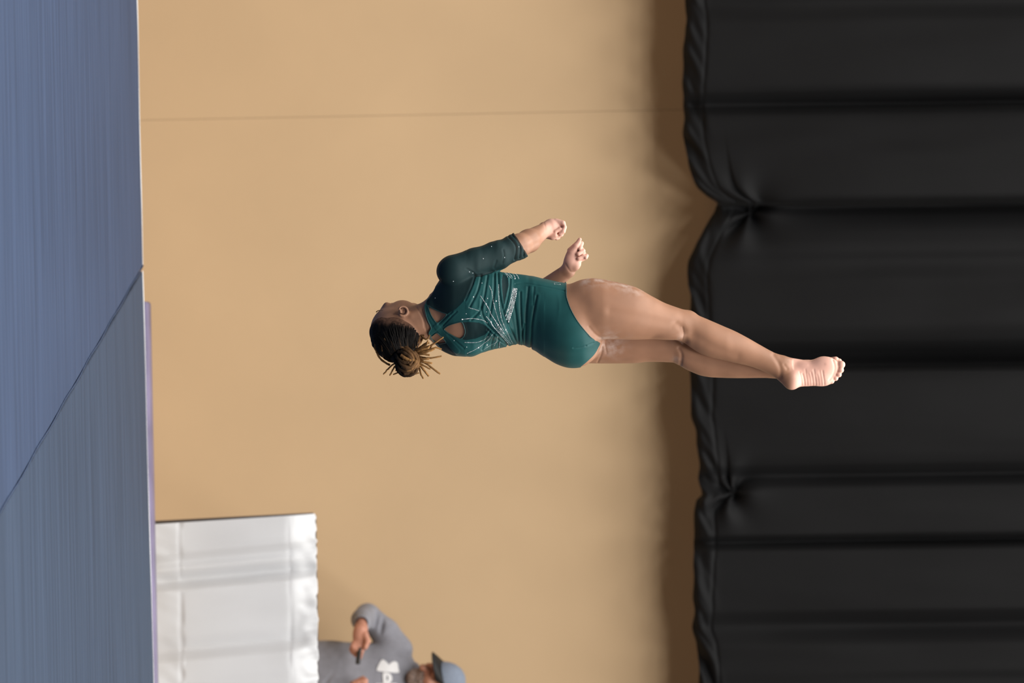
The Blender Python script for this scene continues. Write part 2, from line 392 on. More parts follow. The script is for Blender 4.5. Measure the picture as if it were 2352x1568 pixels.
def clip(V, T, m, extra=None):
    """part of a triangle mesh where m > 0, cut cleanly along m = 0; extra vertex arrays are carried along"""
    ex = [np.asarray(e, float) for e in (extra or [])]
    ins = m > 0; c = ins[T].sum(1); keep = [T[c == 3]]
    pts = [V]; exs = [[e] for e in ex]; base = len(V)
    for want in (1, 2):
        t = T[c == want]
        if not len(t): continue
        odd = ins[t] if want == 1 else ~ins[t]; k = odd.argmax(1); r = np.arange(len(t))
        a, b, d = t[r, k], t[r, (k + 1) % 3], t[r, (k + 2) % 3]
        tb = (m[a] / (m[a] - m[b])); td = (m[a] / (m[a] - m[d]))
        pts += [V[a] + tb[:, None] * (V[b] - V[a]), V[a] + td[:, None] * (V[d] - V[a])]
        for i, e in enumerate(ex): exs[i] += [e[a] + tb * (e[b] - e[a]), e[a] + td * (e[d] - e[a])]
        ib = base + r; idd = base + len(t) + r; base += 2 * len(t)
        if want == 1: keep.append(np.stack([a, ib, idd], 1))
        else: keep += [np.stack([ib, b, d], 1), np.stack([ib, d, idd], 1)]
    T2 = np.concatenate(keep); V2 = np.concatenate(pts); u, inv = np.unique(T2, return_inverse=True)
    # weld the doubled cut points
    Vu = V2[u]; key = np.round(Vu * 500).astype(np.int64); _, first, inv2 = np.unique(key, axis=0, return_index=True, return_inverse=True)
    inv2 = inv2.ravel(); Tn = inv2[inv.reshape(T2.shape)]; Tn = Tn[(Tn[:, 0] != Tn[:, 1]) & (Tn[:, 1] != Tn[:, 2]) & (Tn[:, 0] != Tn[:, 2])]
    return Vu[first], Tn, [np.concatenate(e)[u][first] for e in exs]
def sdpoly(x, y, pts):
    """signed distance to a closed 2-d outline, negative inside"""
    P = np.array(pts, float); d = np.full(x.shape, 1e9); ins = np.zeros(x.shape, bool)
    for i in range(len(P)):
        a, b = P[i], P[(i + 1) % len(P)]; e = b - a; t = np.clip(((x - a[0]) * e[0] + (y - a[1]) * e[1]) / (e @ e + 1e-9), 0, 1)
        d = np.minimum(d, np.hypot(x - a[0] - t * e[0], y - a[1] - t * e[1]))
        cr = (a[1] > y) != (b[1] > y); xi = a[0] + (y - a[1]) * e[0] / (e[1] if abs(e[1]) > 1e-9 else 1e-9); ins ^= cr & (x < xi)
    return np.where(ins, -d, d)
def dline(x, y, pts):
    P = np.array(pts, float); d = np.full(x.shape, 1e9)
    for i in range(len(P) - 1):
        a, b = P[i], P[i + 1]; e = b - a; t = np.clip(((x - a[0]) * e[0] + (y - a[1]) * e[1]) / (e @ e + 1e-9), 0, 1)
        d = np.minimum(d, np.hypot(x - a[0] - t * e[0], y - a[1] - t * e[1]))
    return d
def frame(name, px, py, D):
    """Empty whose axes follow the figure: x along its height, y to its side, z in depth; returns it with a to-local mapping"""
    o = bpy.data.objects.new(name, None); COL.objects.link(o); p = Wp(px, py, D); A = Matrix.Identity(4)
    for i in range(3): A[i][0], A[i][1], A[i][2], A[i][3] = CX[i], -CY[i], FWD[i], p[i]
    o.matrix_world = A; s = D / FPX
    return o, (lambda V: (np.asarray(V, float) - np.array([px, py, 0])) * s)

# ------------------------------------------------------------------ the gymnast, upside down in mid-air, back to the camera
def skin_mat(name, col, pink, chalk=False):
    m = mat(name, col, .48, .35, sss=.0)
    b = bsdf(m); at = N(m, 'ShaderNodeAttribute', attribute_name='pink')
    mx = N(m, 'ShaderNodeMix', data_type='RGBA'); mx.inputs['A'].default_value = (*col, 1); mx.inputs['B'].default_value = (*pink, 1)
    L(m, at.outputs['Fac'], mx.inputs['Factor'])
    L(m, mx.outputs['Result'], b.inputs['Base Color'])
    mottle(m, 18, amount=.06, detail=5)
    mottle(m, 7, amount=.11, detail=3)
    if chalk:
        at2 = N(m, 'ShaderNodeAttribute', attribute_name='chalk'); nz = N(m, 'ShaderNodeTexNoise'); nz.inputs['Scale'].default_value = 35; nz.inputs['Detail'].default_value = 6
        tc = N(m, 'ShaderNodeTexCoord'); L(m, tc.outputs['Object'], nz.inputs['Vector'])
        ra = N(m, 'ShaderNodeMapRange'); ra.inputs['From Min'].default_value = .42; ra.inputs['From Max'].default_value = .68; L(m, nz.outputs['Fac'], ra.inputs['Value'])
        mu = N(m, 'ShaderNodeMath', operation='MULTIPLY'); L(m, at2.outputs['Fac'], mu.inputs[0]); L(m, ra.outputs['Result'], mu.inputs[1])
        src = b.inputs['Base Color'].links[0].from_socket; m2 = N(m, 'ShaderNodeMix', data_type='RGBA'); m2.inputs['B'].default_value = (.62, .52, .48, 1)
        L(m, mu.outputs[0], m2.inputs['Factor']); L(m, src, m2.inputs['A']); L(m, m2.outputs['Result'], b.inputs['Base Color'])
    return m
SKIN = skin_mat('gymnast_skin', (0.315, 0.163, 0.099), (0.74, 0.43, 0.345), True)
TEAL = mottle(mat('teal_lycra', (0.0135, 0.075, 0.077), .48, .16, sheen=.01), 25, amount=.06)
TEALS = mat('teal_strap', (0.012, 0.064, 0.064), .4, .4, sheen=.1)
SHEER = mat('sheer_teal_mesh', (0.008, 0.030, 0.034), .6, .12, sheen=.0)
def sheer(m, alpha):
    b = bsdf(m); b.inputs['Alpha'].default_value = alpha
    return m
sheer(SHEER, .87)
CRYSTAL = mat('crystal', (0.92, 0.94, 0.96), .08, 1.0)
HAIRM = mat('dark_hair', (0.010, 0.007, 0.006), .7, .12)
LOCM = mat('two_tone_locs', (0.02, 0.014, 0.011), .7, .2)
_a = N(LOCM, 'ShaderNodeAttribute', attribute_name='tip'); _r = N(LOCM, 'ShaderNodeValToRGB')
_r.color_ramp.elements[0].color = (.005, .004, .0035, 1); _r.color_ramp.elements[0].position = .1; _r.color_ramp.elements[1].color = (.29, .15, .052, 1); _r.color_ramp.elements[1].position = .85
_e = _r.color_ramp.elements.new(.4); _e.color = (.10, .05, .02, 1)
L(LOCM, _a.outputs['Fac'], _r.inputs[0]); L(LOCM, _r.outputs[0], bsdf(LOCM).inputs['Base Color']); mottle(LOCM, 60, amount=.3, bump=.25, bscale=250); bsdf(LOCM).inputs['Specular IOR Level'].default_value = .12

gy, loc = frame('person', 905, 760, 14.0)
tag(gy, 'barefoot gymnast in dark teal leotard upside down in mid-air, seen from behind', 'person')

H = 1.7
LO, HI = (836, 486, -135), (1952, 912, 250)
PHI = math.radians(38)
def vol(): return Vol(LO, HI, H)
torso = vol()
TX = [996, 1008, 1022, 1045, 1080, 1110, 1135, 1160, 1185, 1202, 1224, 1250, 1282, 1310, 1335, 1360, 1380]
torso.loft(TX,
    [684, 664, 648, 634, 630, 628, 627, 629, 632, 634, 637, 643, 650, 655, 664, 690, 725],
    [784, 797, 806, 814.5, 816.5, 806, 799, 794, 788, 790, 800, 816, 829, 834, 831, 815, 790],
    [.55, .58, .60, .62, .66, .68, .70, .71, .72, .72, .74, .78, .83, .86, .86, .85, .85],
    [6, 4, 2, 0, -2, -3, -2, 0, 2, 2, 0, -3, -5, -4, -2, 0, 0], PHI, True)
torso.ell((1078, 688, -52), (46, 34, 22), 22)                 # shoulder blade
torso.ell((1072, 790, -14), (40, 24, 26), 18)
torso.cone((985, 742, -6), (1150, 757, -58), 20, 14, 24)      # spine muscles
torso.ell((1318, 752, -46), (58, 52, 46), 30)                 # buttocks
torso.ell((1320, 800, 8), (50, 38, 46), 26)
torso.cone((1045, 650, -40), (1000, 712, -14), 30, 26, 18)    # trapezius
torso.cone((1050, 772, 50), (1000, 752, 10), 30, 26, 18)
legR = vol()
legR.loft([1288, 1320, 1340, 1361, 1380, 1401, 1453, 1500, 1526, 1549, 1569, 1586, 1607, 1627, 1664, 1685, 1714, 1742, 1777, 1800, 1816],
    [668, 648, 641.5, 639, 641, 645, 657.5, 682, 695.5, 704, 710.5, 715, 725.5, 734, 750, 759, 774, 790, 809, 818, 828],
    [770, 788, 787, 783, 780, 779, 780, 779, 779, 780.5, 787, 798, 811, 819, 828, 833, 839, 848, 864, 876, 876],
    [56, 62, 64, 65, 65, 64, 58, 50, 46, 42, 39, 39, 42, 43, 40, 36, 31, 27, 24, 21, 15],
    [-34, -34, -34, -34, -34, -33, -30, -24, -20, -17, -14, -11, -9, -9, -9, -9, -9, -9, -9, -8, -8])
legR.ell((1578, 728, 6), (22, 15, 26), 10)                    # kneecap
legR.ell((1540, 770, -40), (34, 9, 14), 12)
legL = vol()
bl = [828, 834, 835, 834.5, 831, 832.5, 840, 850, 864, 867, 868.6, 868, 870, 872]
hl = [58, 61, 60, 56, 48, 39, 37.5, 38, 40, 39, 30, 22, 20, 18]
legL.loft([1300, 1340, 1395, 1453, 1497, 1546, 1563, 1581, 1618, 1641, 1699, 1757, 1789, 1815],
    [b - 2 * h for b, h in zip(bl, hl)], bl, [62, 64, 63, 58, 50, 41, 39, 39, 41, 40, 32, 25, 22, 20],
    [58, 66, 72, 68, 62, 54, 52, 52, 55, 55, 48, 42, 40, 40])
# feet: the right one shows its sole
foot = vol()
foot.ell((1797, 846, -6), (24, 26, 22), 10)
foot.ell((1819, 871, -17), (23, 22, 22), 10)
foot.cone((1806, 866, -16), (1816, 880, -18), 17, 13, 8)
foot.ell((1852, 858, -10), (42, 27, 17), 12)
foot.ell((1850, 874, -12), (34, 11, 14), 8)
foot.ell((1891, 853, -9), (30, 31, 15), 16)
foot.ell((1898, 838, -11), (26, 17, 15), 14)
foot.ell((1889, 872, -12), (22, 12, 13), 8)
foot.cone((1800, 836, 4), (1888, 846, 8), 17, 13, 12)
for p, r in (((1931.5, 837), 9.0), ((1930.5, 849.5), 7.0), ((1926, 860), 6.4), ((1918.5, 868.5), 6.0), ((1910, 875.5), 5.5)):
    b = (p[0] - 26, p[1] * .75 + 853 * .25, -8)
    foot.chain([b, (p[0] - 11, p[1] - .5, -4), (p[0], p[1], -13)], [r * .95, r * .8, r], 2.2)
foot2 = vol()
foot2.ell((1816, 858, 38), (26, 22, 24), 10); foot2.ell((1855, 848, 36), (44, 22, 17), 12); foot2.ell((1895, 838, 33), (27, 20, 15), 10)
for p, r in (((1920.5, 825.5), 7.0), ((1928.5, 829.5), 6.5), ((1932, 838), 6), ((1931, 846), 5.6), ((1926, 853), 5.2)):
    foot2.chain([(p[0] - 24, p[1] + 4, 30), (p[0], p[1], 12 if r > 6.2 else 24)], [r, r], 2.2)
armR = vol()
armR.ell((1041, 624, -58), (36, 33, 34), 8)
armR.chain([(1045, 622, -56), (1090, 605, -40), (1140, 588, -20), (1192, 564, 12)], [34, 31.5, 31, 26.5], 8)
armR.chain([(1190, 565, 12), (1215, 552, 45), (1254, 523, 112)], [26.5, 26, 15.5], 8)
# right hand: loose fist, palm side towards the camera
hr = vol()
hr.ell((1272, 519, 122), (24, 20, 15), 8, rot=[[.95, .3, 0], [-.3, .95, 0], [0, 0, 1]])
hr.chain([(1252, 522, 112), (1266, 519, 118)], [15.5, 17], 6)
hr.ell((1264, 534, 112), (13, 11, 12), 6)                      # heel of the hand
hr.chain([(1279, 507, 120), (1294, 509.5, 114), (1297.5, 519, 109), (1295, 529, 106), (1288, 535, 106)], [9, 6.4, 5.6, 5.2, 4.6], 1.6)   # index finger curls over
hr.chain([(1292, 512, 128), (1295, 519, 121), (1288, 523.5, 108), (1277, 529, 105)], [7, 6, 5.2, 4.6], 1.4)                           # middle finger folded in
hr.chain([(1284, 516, 133), (1294, 527, 128), (1290, 536, 118), (1282, 539, 110)], [7.4, 6.2, 5.4, 4.6], 1.4)
hr.chain([(1276, 526, 132), (1286, 536, 126), (1283, 543, 116), (1279.5, 545.5, 110)], [7, 5.8, 4.8, 3.8], 1.4)
hr.chain([(1260, 536, 112), (1270, 540.5, 106), (1276, 538, 102)], [10, 7.4, 5.6], 4)                                                 # thumb tucked against the palm
hr.ell((1291.5, 517, 104), (4.2, 3.4, 9), 2, cut=True)
armL = vol()
armL.ell((1050, 776, 62), (34, 30, 34), 8)
armL.chain([(1050, 774, 66), (1165, 735, 190)], [33, 28], 8)
armL.chain([(1165, 735, 190), (1225, 685, 165), (1306, 619, 128)], [27, 28, 16.5], 8)
hl_ = vol()
hl_.chain([(1306, 619, 128), (1314, 602, 122)], [16.5, 16.5], 6)
hl_.ell((1315, 592, 122), (16.5, 30, 14), 8, rot=[[.97, .22, 0], [-.22, .97, 0], [0, 0, 1]])
hl_.ell((1326, 606, 118), (10, 15, 11), 6, rot=[[.9, .45, 0], [-.45, .9, 0], [0, 0, 1]])
hl_.chain([(1316, 577, 118), (1325, 562, 114), (1333.5, 547, 112)], [9.6, 6.6, 4.6], 3)       # thumb along the index finger
hl_.chain([(1312, 573, 128), (1328, 557, 130), (1337.5, 556, 120), (1334, 569, 112)], [8, 6.4, 5.4, 4.6], 1.6)
hl_.chain([(1322, 582, 130), (1336, 568, 128), (1341, 574, 114), (1330, 581, 107)], [8, 6.2, 5.6, 4.8], 1.6)
hl_.chain([(1326, 590, 128), (1342, 580, 124), (1343, 588, 110), (1331, 592, 106)], [7.4, 6, 5.2, 4.6], 1.6)
hl_.chain([(1330, 596, 124), (1344, 590, 122), (1349.5, 585, 114), (1347.5, 590, 106)], [6.6, 5, 4.6, 4.2], 1.6)
# head: craned back, face turned away and up
head = vol()
FD = np.array([-.20, -.68, .70]); FD /= np.linalg.norm(FD)                   # where the face looks
RD = np.array([.05, -.64, -.77]); RD -= FD * (RD @ FD); RD /= np.linalg.norm(RD)   # her right
CD = np.cross(RD, FD); CD /= np.linalg.norm(CD)                              # towards the crown
if CD[0] > 0: CD = -CD
HB = np.stack([FD, RD, CD]); HC = np.array([908.0, 763.0, -2.0])
def hp(f, r, c): return HC + f * FD + r * RD + c * CD
head.ell(HC, (70, 54, 57), 8, rot=HB)
head.ell(hp(26, 0, -30), (50, 45, 44), 22, rot=HB)                           # face and jaw
head.ell(hp(58, 0, -56), (20, 20, 16), 16, rot=HB)                           # chin
head.ell(hp(40, 30, -24), (22, 16, 20), 16, rot=HB); head.ell(hp(40, -30, -24), (22, 16, 20), 16, rot=HB)   # cheeks
head.ell(hp(58, 0, 10), (14, 40, 12), 12, rot=HB)                            # brow
head.chain([hp(70, 0, 0), hp(86, 0, -24)], [7, 10], 6); head.ell(hp(76, 10, -26), (7, 6, 6), 4, rot=HB); head.ell(hp(76, -10, -26), (7, 6, 6), 4, rot=HB)  # nose
head.ell(hp(72, 0, -42), (8, 17, 5), 4, rot=HB); head.ell(hp(70, 0, -50), (8, 15, 5), 4, rot=HB)            # lips
for s_ in (1, -1): head.ell(hp(66, 23 * s_, -4), (9, 13, 8), 6, rot=HB, cut=True); head.ell(hp(58, 23 * s_, -4), (11, 12, 9), 2, rot=HB)  # eyes
# ear with its rim and bowl
EC = np.array([927.5, 714.5, -47.0])
head.ell(EC + [0, 0, 5], (11, 12, 8), 5)
ring = [EC + np.array([10.5 * math.cos(a) - 0.5, 10.5 * math.sin(a) + .5, -6 + 2 * math.cos(a)]) for a in np.linspace(-2.6, 2.2, 14)]
for i in range(13): head.cone(ring[i], ring[i + 1], 2.5, 2.5, 1.5)
head.ell(EC + [-1, -2, -9], (6.2, 6.6, 8.5), 2, cut=True)
head.cone(EC + [-7, -2, -4], EC + [-6, 3, -4], 2.4, 2.2, 1.5)
neck = vol()
neck.chain([(935, 744, -4), (962, 738, -8), (1000, 728, -8)], [40, 36, 44], 10)
neck.cone((946, 724, -34), (1000, 706, -24), 9, 10, 8)                        # neck muscle

A = smin(torso.F, legR.F, 12); A = smin(A, foot.F, 8); legR = foot = None
B = smin(torso.F, legL.F, 12); B = smin(B, foot2.F, 8); legL = foot2 = None
C = smin(torso.F, smin(armR.F, hr.F, 5), 9); armR = hr = None
D_ = smin(torso.F, smin(armL.F, hl_.F, 5), 9); armL = hl_ = None
E_ = smin(torso.F, smin(neck.F, head.F, 8), 16); HI_ = int((1012 - LO[0]) / H); HEADF = head.F[:HI_].copy(); head.F = None if False else head.F; neck = None
BF = smin(smin(smin(A, B, 2.5), smin(C, D_, 2.5), 2.5), E_, 2.5); A = B = C = D_ = E_ = None; torso = None
lo = np.array(LO, np.float32)
BV, BQ = surface_nets(BF, lo, H)
BV = smooth_mesh(BV, BQ, 3)
x, y, z = BV.T
def sstep(a, b, t): t = np.clip((t - a) / (b - a), 0, 1); return t * t * (3 - 2 * t)
BN = normals(BV, BQ)
pink = np.zeros(len(BV))
pink = np.maximum(pink, sstep(1806, 1830, x) * (.35 + .65 * sstep(.1, -.5, BN[:, 2])))
armr = sstep(1120, 1200, x) * (y < 600); hr_ = sstep(1238, 1268, x) * (y < 562)
pink = np.maximum(pink, armr * .02 + hr_ * (.60 + .2 * sstep(.3, -.4, BN[:, 2])))
arml = (z > 95) * (x > 1100) * (x < 1360); hl2 = sstep(628, 598, y) * arml * (x > 1285)
pink = np.maximum(pink, arml * .14 + hl2 * (.56 + .2 * sstep(.3, -.4, BN[:, 2])))
# creases and hollows in the skin
def groove(pts, a, w, cond): 
    dd = dline(x, y, smooth_poly(pts, 5)); return -a * np.exp(-(dd / w) ** 2) * cond
bk = sstep(.2, -.2, BN[:, 2]); gd = np.zeros(len(BV))
for pts, a, w in (([(966, 716), (976, 738), (980, 760)], 1.2, 2.2), ([(972, 712), (984, 742)], .9, 1.8), ([(957, 706), (972, 730), (976, 752)], .9, 2.0),
        ([(1330, 690), (1346, 720), (1352, 750)], 3.2, 20), ([(1400, 716), (1470, 728), (1540, 744)], 1.6, 10), ([(1552, 742), (1568, 760), (1572, 784)], 2.4, 8), ([(1566, 752), (1569, 768), (1566, 782)], 1.1, 1.8), ([(1590, 770), (1640, 800), (1690, 818)], 2.2, 12),
        ([(1560, 800), (1566, 815), (1564, 838)], 1.8, 4), ([(1384, 795), (1382, 812), (1374, 832)], 1.2, 2.2), ([(1390, 790), (1394, 812)], .8, 2), ([(1380, 777), (1366, 768), (1352, 752)], 1.0, 3), ([(1775, 815), (1790, 842), (1790, 866)], 1.6, 5), ([(1800, 838), (1806, 846)], 1.2, 4), ([(1300, 604), (1312, 622), (1326, 622)], 1.0, 2.2), ([(1250, 508), (1254, 524), (1252, 540)], .7, 2),
        ([(1858, 838), (1890, 836)], .8, 4), ([(1912, 826), (1916, 842), (1914, 858), (1904, 872)], 2.0, 2.4)): gd += groove(pts, a, w, bk)
for i, t in enumerate(np.linspace(0, 1, 9)):                   # folds across the sole
    xs_ = 1838 + 52 * t; gd += groove([(xs_ - 3, 854 + 6 * math.sin(i * 2.3)), (xs_, 868), (xs_ + 2, 884)], 1.0 + .4 * math.sin(i * 1.7), 1.7, bk)
BV = BV + BN * gd[:, None]; BN = normals(BV, BQ)
chalk = np.exp(-((y - (641 + np.maximum(x - 1400, 0) * .36)) / 16) ** 2) * sstep(1320, 1350, x) * sstep(1500, 1440, x) * .65
chalk = np.maximum(chalk, .6 * np.exp(-((x - 1400) / 32) ** 2 - ((y - 790) / 24) ** 2))
chalk = np.maximum(chalk, .22 * np.exp(-((x - 1556) / 14) ** 2 - ((y - 776) / 14) ** 2)); chalk = np.maximum(chalk, .22 * np.exp(-((x - 1556) / 10) ** 2 - ((y - 825) / 14) ** 2))

# ---- leotard: a shell over the body, cut to the garment's outline
i0, i1 = int((960 - LO[0]) / H), int((1396 - LO[0]) / H)
LV, LQ = surface_nets(BF[i0:i1], lo + np.array([i0 * H, 0, 0], np.float32), H, 1.5)
LV = smooth_mesh(LV, LQ, 3); LT = tri(LQ); x, y, z = LV.T
LNm = normals(LV, LT)
legb = curve([600, 640, 655, 675, 700, 720, 740, 760, 775, 783, 788, 800, 812, 833, 842], [1306, 1303, 1300.5, 1300, 1306, 1315, 1327, 1343, 1357, 1367, 1378, 1373, 1366, 1345, 1334])
neckb = curve([660, 680, 691, 705, 725, 745, 753, 760, 766, 776, 783, 790, 800, 820], [1000, 990, 980.5, 975.5, 979, 986.5, 990.5, 986, 984.5, 988.5, 995, 1003, 1010, 1020])
back = LNm[:, 2] < .25
def cover_f(x, y, z, back):
    c = np.minimum(legb(y) - x, x - neckb(y))
    arm = (y < 616) & (x > 1060)
    c = np.where(arm, -((x - 1197) * .85 - (y - 563) * .53), c)
    c = np.where((z > 100) & (x < 1300), 1182 - x, c)
    c = np.where((x > 1236) & (y < 646) & (z > 60), -5, c)
    for h_ in holes: c = np.where(back, np.minimum(c, sdpoly(x, y, h_)), c)
    return c, arm
holes = [
    [(984, 703), (994, 708), (1005, 713), (1017, 718), (1026.6, 722.5), (1017, 734), (1005, 741.5), (997, 733.5), (990, 721.6)],
    [(1020.6, 755.6), (1028, 749.5), (1037.6, 745), (1050, 741.5), (1061.4, 740), (1066.5, 749), (1069, 761), (1066, 772), (1058, 777.7), (1049, 775), (1041, 771), (1032, 766), (1024, 760)],
    [(989, 771), (992, 772), (1003, 764.5), (1009, 768), (1015.5, 774), (1025, 786), (1016, 788), (1007, 789), (1000, 786), (993, 780)],
    [(985, 745.5), (991.5, 752), (986.5, 758), (982, 752)]]
cover, arm = cover_f(x, y, z, back)
sheers = [
    [(950, 640), (975, 690), (982, 700), (984, 703), (994, 708), (1005, 713), (1017, 718), (1027, 722.5), (1046, 711), (1057, 702), (1066.5, 691), (1080, 672), (1088.6, 653.6), (1093, 638), (1110, 634), (1136, 624), (1160, 616), (1240, 600), (1240, 500), (960, 500)],
    [(1063.5, 740), (1085, 739.5), (1102, 742), (1115, 748), (1126, 756.5), (1112.4, 769), (1092, 777.7), (1071.6, 781), (1062, 779), (1066, 772), (1069, 761), (1066.5, 749)],
    [(1003, 789), (1025, 788), (1033, 799), (1045, 812), (1052, 822), (1040, 835), (1000, 815)],
    [(1155, 630), (1165, 635), (1168.5, 656), (1163.6, 673), (1157, 704), (1154.5, 679), (1152.5, 646)]]
sh = np.full(len(LV), -99.0)
for k_, p_ in enumerate(sheers): sh = np.where(back | (k_ == 0), np.maximum(sh, -sdpoly(x, y, p_)), sh)
# folds and gathers in the cloth
folds = [([(1180, 690), (1186, 735), (1192, 790)], 1.9, 2.6), ([(1195, 672), (1196, 720), (1201, 792)], 2.0, 2.4), ([(1213, 660), (1208, 720), (1206, 792)], 1.6, 2.8), ([(1232, 680), (1222, 740), (1219, 800)], 2.0, 2.8),
    ([(1204, 745), (1199, 770), (1196, 795)], 1.5, 2), ([(1226, 660), (1224, 700)], 1.0, 2.5),
    ([(1092, 634), (1084, 660), (1070, 690)], 1.4, 2.2), ([(1106, 632), (1098, 668), (1080, 705)], 1.8, 2.4), ([(1120, 634), (1113, 680), (1104, 712), (1083, 735)], 2.0, 2.6), ([(1136, 630), (1135, 670), (1130, 700), (1125, 728)], 2.2, 2.6),
    ([(1144, 628), (1147, 672), (1155, 712), (1168, 745), (1188, 790)], 2.2, 2.4), ([(1172, 640), (1170, 668), (1163, 700), (1159, 712)], 1.8, 2.2), ([(1107, 688), (1108, 720), (1122, 748), (1150, 775), (1168, 796)], 1.9, 2.4),
    ([(1180, 676), (1172, 705), (1166, 742)], 1.2, 2.2), ([(1040, 716), (1020, 733), (1008, 745)], 1.1, 1.8), ([(1050, 716), (1034, 731), (1018, 748)], 1.1, 1.8), ([(1030, 768), (1048, 784), (1066, 800)], 1.0, 2.2),
    ([(1126, 760), (1116, 780), (1108, 803)], 1.5, 2.2), ([(1136, 766), (1130, 785), (1128, 800)], 1.4, 2), ([(1145, 775), (1144, 798)], 1.2, 2), ([(1120, 757), (1140, 776), (1166, 796)], 1.5, 2),
    ([(1184, 652.5), (1201, 651), (1230, 655), (1262, 661), (1298, 669)], 1.1, 1.6), ([(1316, 799), (1332, 798), (1345, 794)], 1.2, 1.8), ([(1345, 794), (1362, 787)], .8, 2),
    ([(1072, 618), (1084, 625), (1094, 634)], 1.2, 2.2), ([(1088, 634), (1110, 632), (1132, 624)], 1.6, 2.2),
    ([(1168, 545), (1184, 566), (1182, 596)], 2.0, 2.2), ([(1176, 540), (1193, 562), (1192, 592)], 1.6, 1.8), ([(1183, 540), (1201, 560), (1202, 588)], 1.6, 1.8), ([(1154, 604), (1158, 590), (1156, 575)], 1.0, 2.5), ([(1135, 615), (1140, 600)], 1.0, 2.5)]
disp = np.zeros(len(LV))
for p_, a_, w_ in folds:
    dd = dline(x, y, smooth_poly(p_, 6)); w_ *= .8; disp -= 1.25 * a_ * np.exp(-(dd / w_) ** 2); disp += .25 * a_ * np.exp(-((dd - 2.4 * w_) / (w_ * 1.5)) ** 2)
cuff = np.where(arm, (x - 1197) * .85 - (y - 563) * .53, -99); disp += 1.6 * sstep(-30, -18, cuff)
for strap in ([(976, 705), (990, 728), (1004, 749), (1030, 783), (1050, 806)], [(984, 768), (1004, 750), (1030, 726)]):
    disp += .9 * sstep(8, 4.5, dline(x, y, strap))
disp += .5 * vnoise(x / 9, y / 22, 3) * (np.abs(x - 1160) < 90)
disp = np.where(back | arm, disp, disp * .3)
LV2 = LV + LNm * disp[:, None]
bc_, _ = cover_f(BV[:, 0], BV[:, 1], BV[:, 2], BN[:, 2] < .25)      # the cloth presses the body in a little
BV2 = BV - BN * (3.2 * sstep(2.0, 6.0, np.where((BV[:, 0] > 960) & (BV[:, 0] < 1396), bc_, -9)))[:, None]
mesh_np('body', loc(BV2), BQ, SKIN, gy, attrs={'pink': pink, 'chalk': chalk})
V1, T1, (s1,) = clip(LV2, LT, cover, [sh])
Va, Ta, _ = clip(V1, T1, -s1); Vb, Tb, _ = clip(V1, T1, s1)
leo = mesh_np('leotard', loc(Va), Ta, TEAL, gy)
lm_ = leo.modifiers.new('thick', 'SOLIDIFY'); lm_.thickness = .0022; lm_.offset = -1
she = mesh_np('sheer_panel', loc(Vb), Tb, SHEER, leo); she['label'] = 'dark see-through mesh over shoulder and sleeve'
bv = BVHTree.FromPolygons([tuple(v) for v in LV2.astype(float)], [tuple(int(i) for i in t) for t in LT])
bvb = BVHTree.FromPolygons([tuple(v) for v in BV.astype(float)], [tuple(int(i) for i in t) for t in BQ])
# rolled edges of openings
def on_cloth(px, py, lift=0.0, tree=None):
    h = (tree or bv).ray_cast(Vector((px, py, -400)), Vector((0, 0, 1)))
    if h[0] is None: return None
    return np.array(h[0]) + np.array(h[1]) * lift * (1 if h[1].z < 0 else -1)
for h_ in holes[:3]:
    pts = [on_cloth(p[0], p[1], .2) for p in smooth_poly(h_, 4, True)]; pts = [p for p in pts if p is not None]; pts.append(pts[0])
    quads_to_mesh('binding', *(lambda r: (loc(r[0]), r[1]))(tube(pts, 1.1, 6, False)), TEALS, leo)
pts = [on_cloth(float(neckb(np.array(v))) + 1.2, v, .2) for v in np.linspace(684, 800, 50)]; pts = [p for p in pts if p is not None]
quads_to_mesh('binding', *(lambda r: (loc(r[0]), r[1]))(tube(smooth_poly(pts[::3], 3), 1.3, 6)), TEALS, leo)
pts = [on_cloth(float(legb(np.array(v))) - .9, v, .1) for v in np.linspace(654, 786, 40)]; pts = [p for p in pts if p is not None]
quads_to_mesh('binding', *(lambda r: (loc(r[0]), r[1]))(tube(smooth_poly(pts[::3], 3), 1.0, 6)), TEALS, leo)
# rhinestones
Z6 = lambda p: (1040 + p[0] * .1404, 600 + p[1] * .1404)
st = []
def stones(pts, step=1.75, r=.62, jit=.25):
    P = smooth_poly([Z6(p) for p in pts], 8); d = np.concatenate([[0], np.cumsum(np.hypot(*np.diff(P, axis=0).T))])
    for s_ in np.arange(0, d[-1], step):
        st.append((np.interp(s_, d, P[:, 0]) + random.uniform(-jit, jit), np.interp(s_, d, P[:, 1]) + random.uniform(-jit, jit), r * random.uniform(.75, 1.3)))
stones([(160, 950), (290, 938), (400, 945), (500, 968), (580, 1015)], 2.2, .8)
stones([(270, 765), (350, 785), (440, 815)], 2.0, .6); stones([(460, 575), (505, 640), (545, 700), (600, 800), (630, 870), (700, 980), (740, 1040), (790, 1110), (840, 1180)], 2.0, .8)
stones([(600, 410), (640, 500), (655, 600), (690, 770), (720, 870), (740, 940), (775, 1020), (830, 1130)], 2.0, .7)
stones([(750, 390), (752, 520), (755, 660), (765, 760), (785, 880), (800, 950), (825, 1020), (870, 1120), (930, 1250), (985, 1345)], 2.4, .85)
stones([(555, 910), (620, 990), (670, 1075), (720, 1130), (800, 1220), (920, 1355)], 2.4, .85); stones([(600, 960), (650, 1050), (750, 1160), (870, 1270), (960, 1350)], 2.6, .7)
stones([(700, 970), (760, 1110), (850, 1200), (940, 1310)], 2.6, .7); stones([(690, 1020), (740, 1120), (830, 1215), (930, 1330)], 2.8, .6, .6)
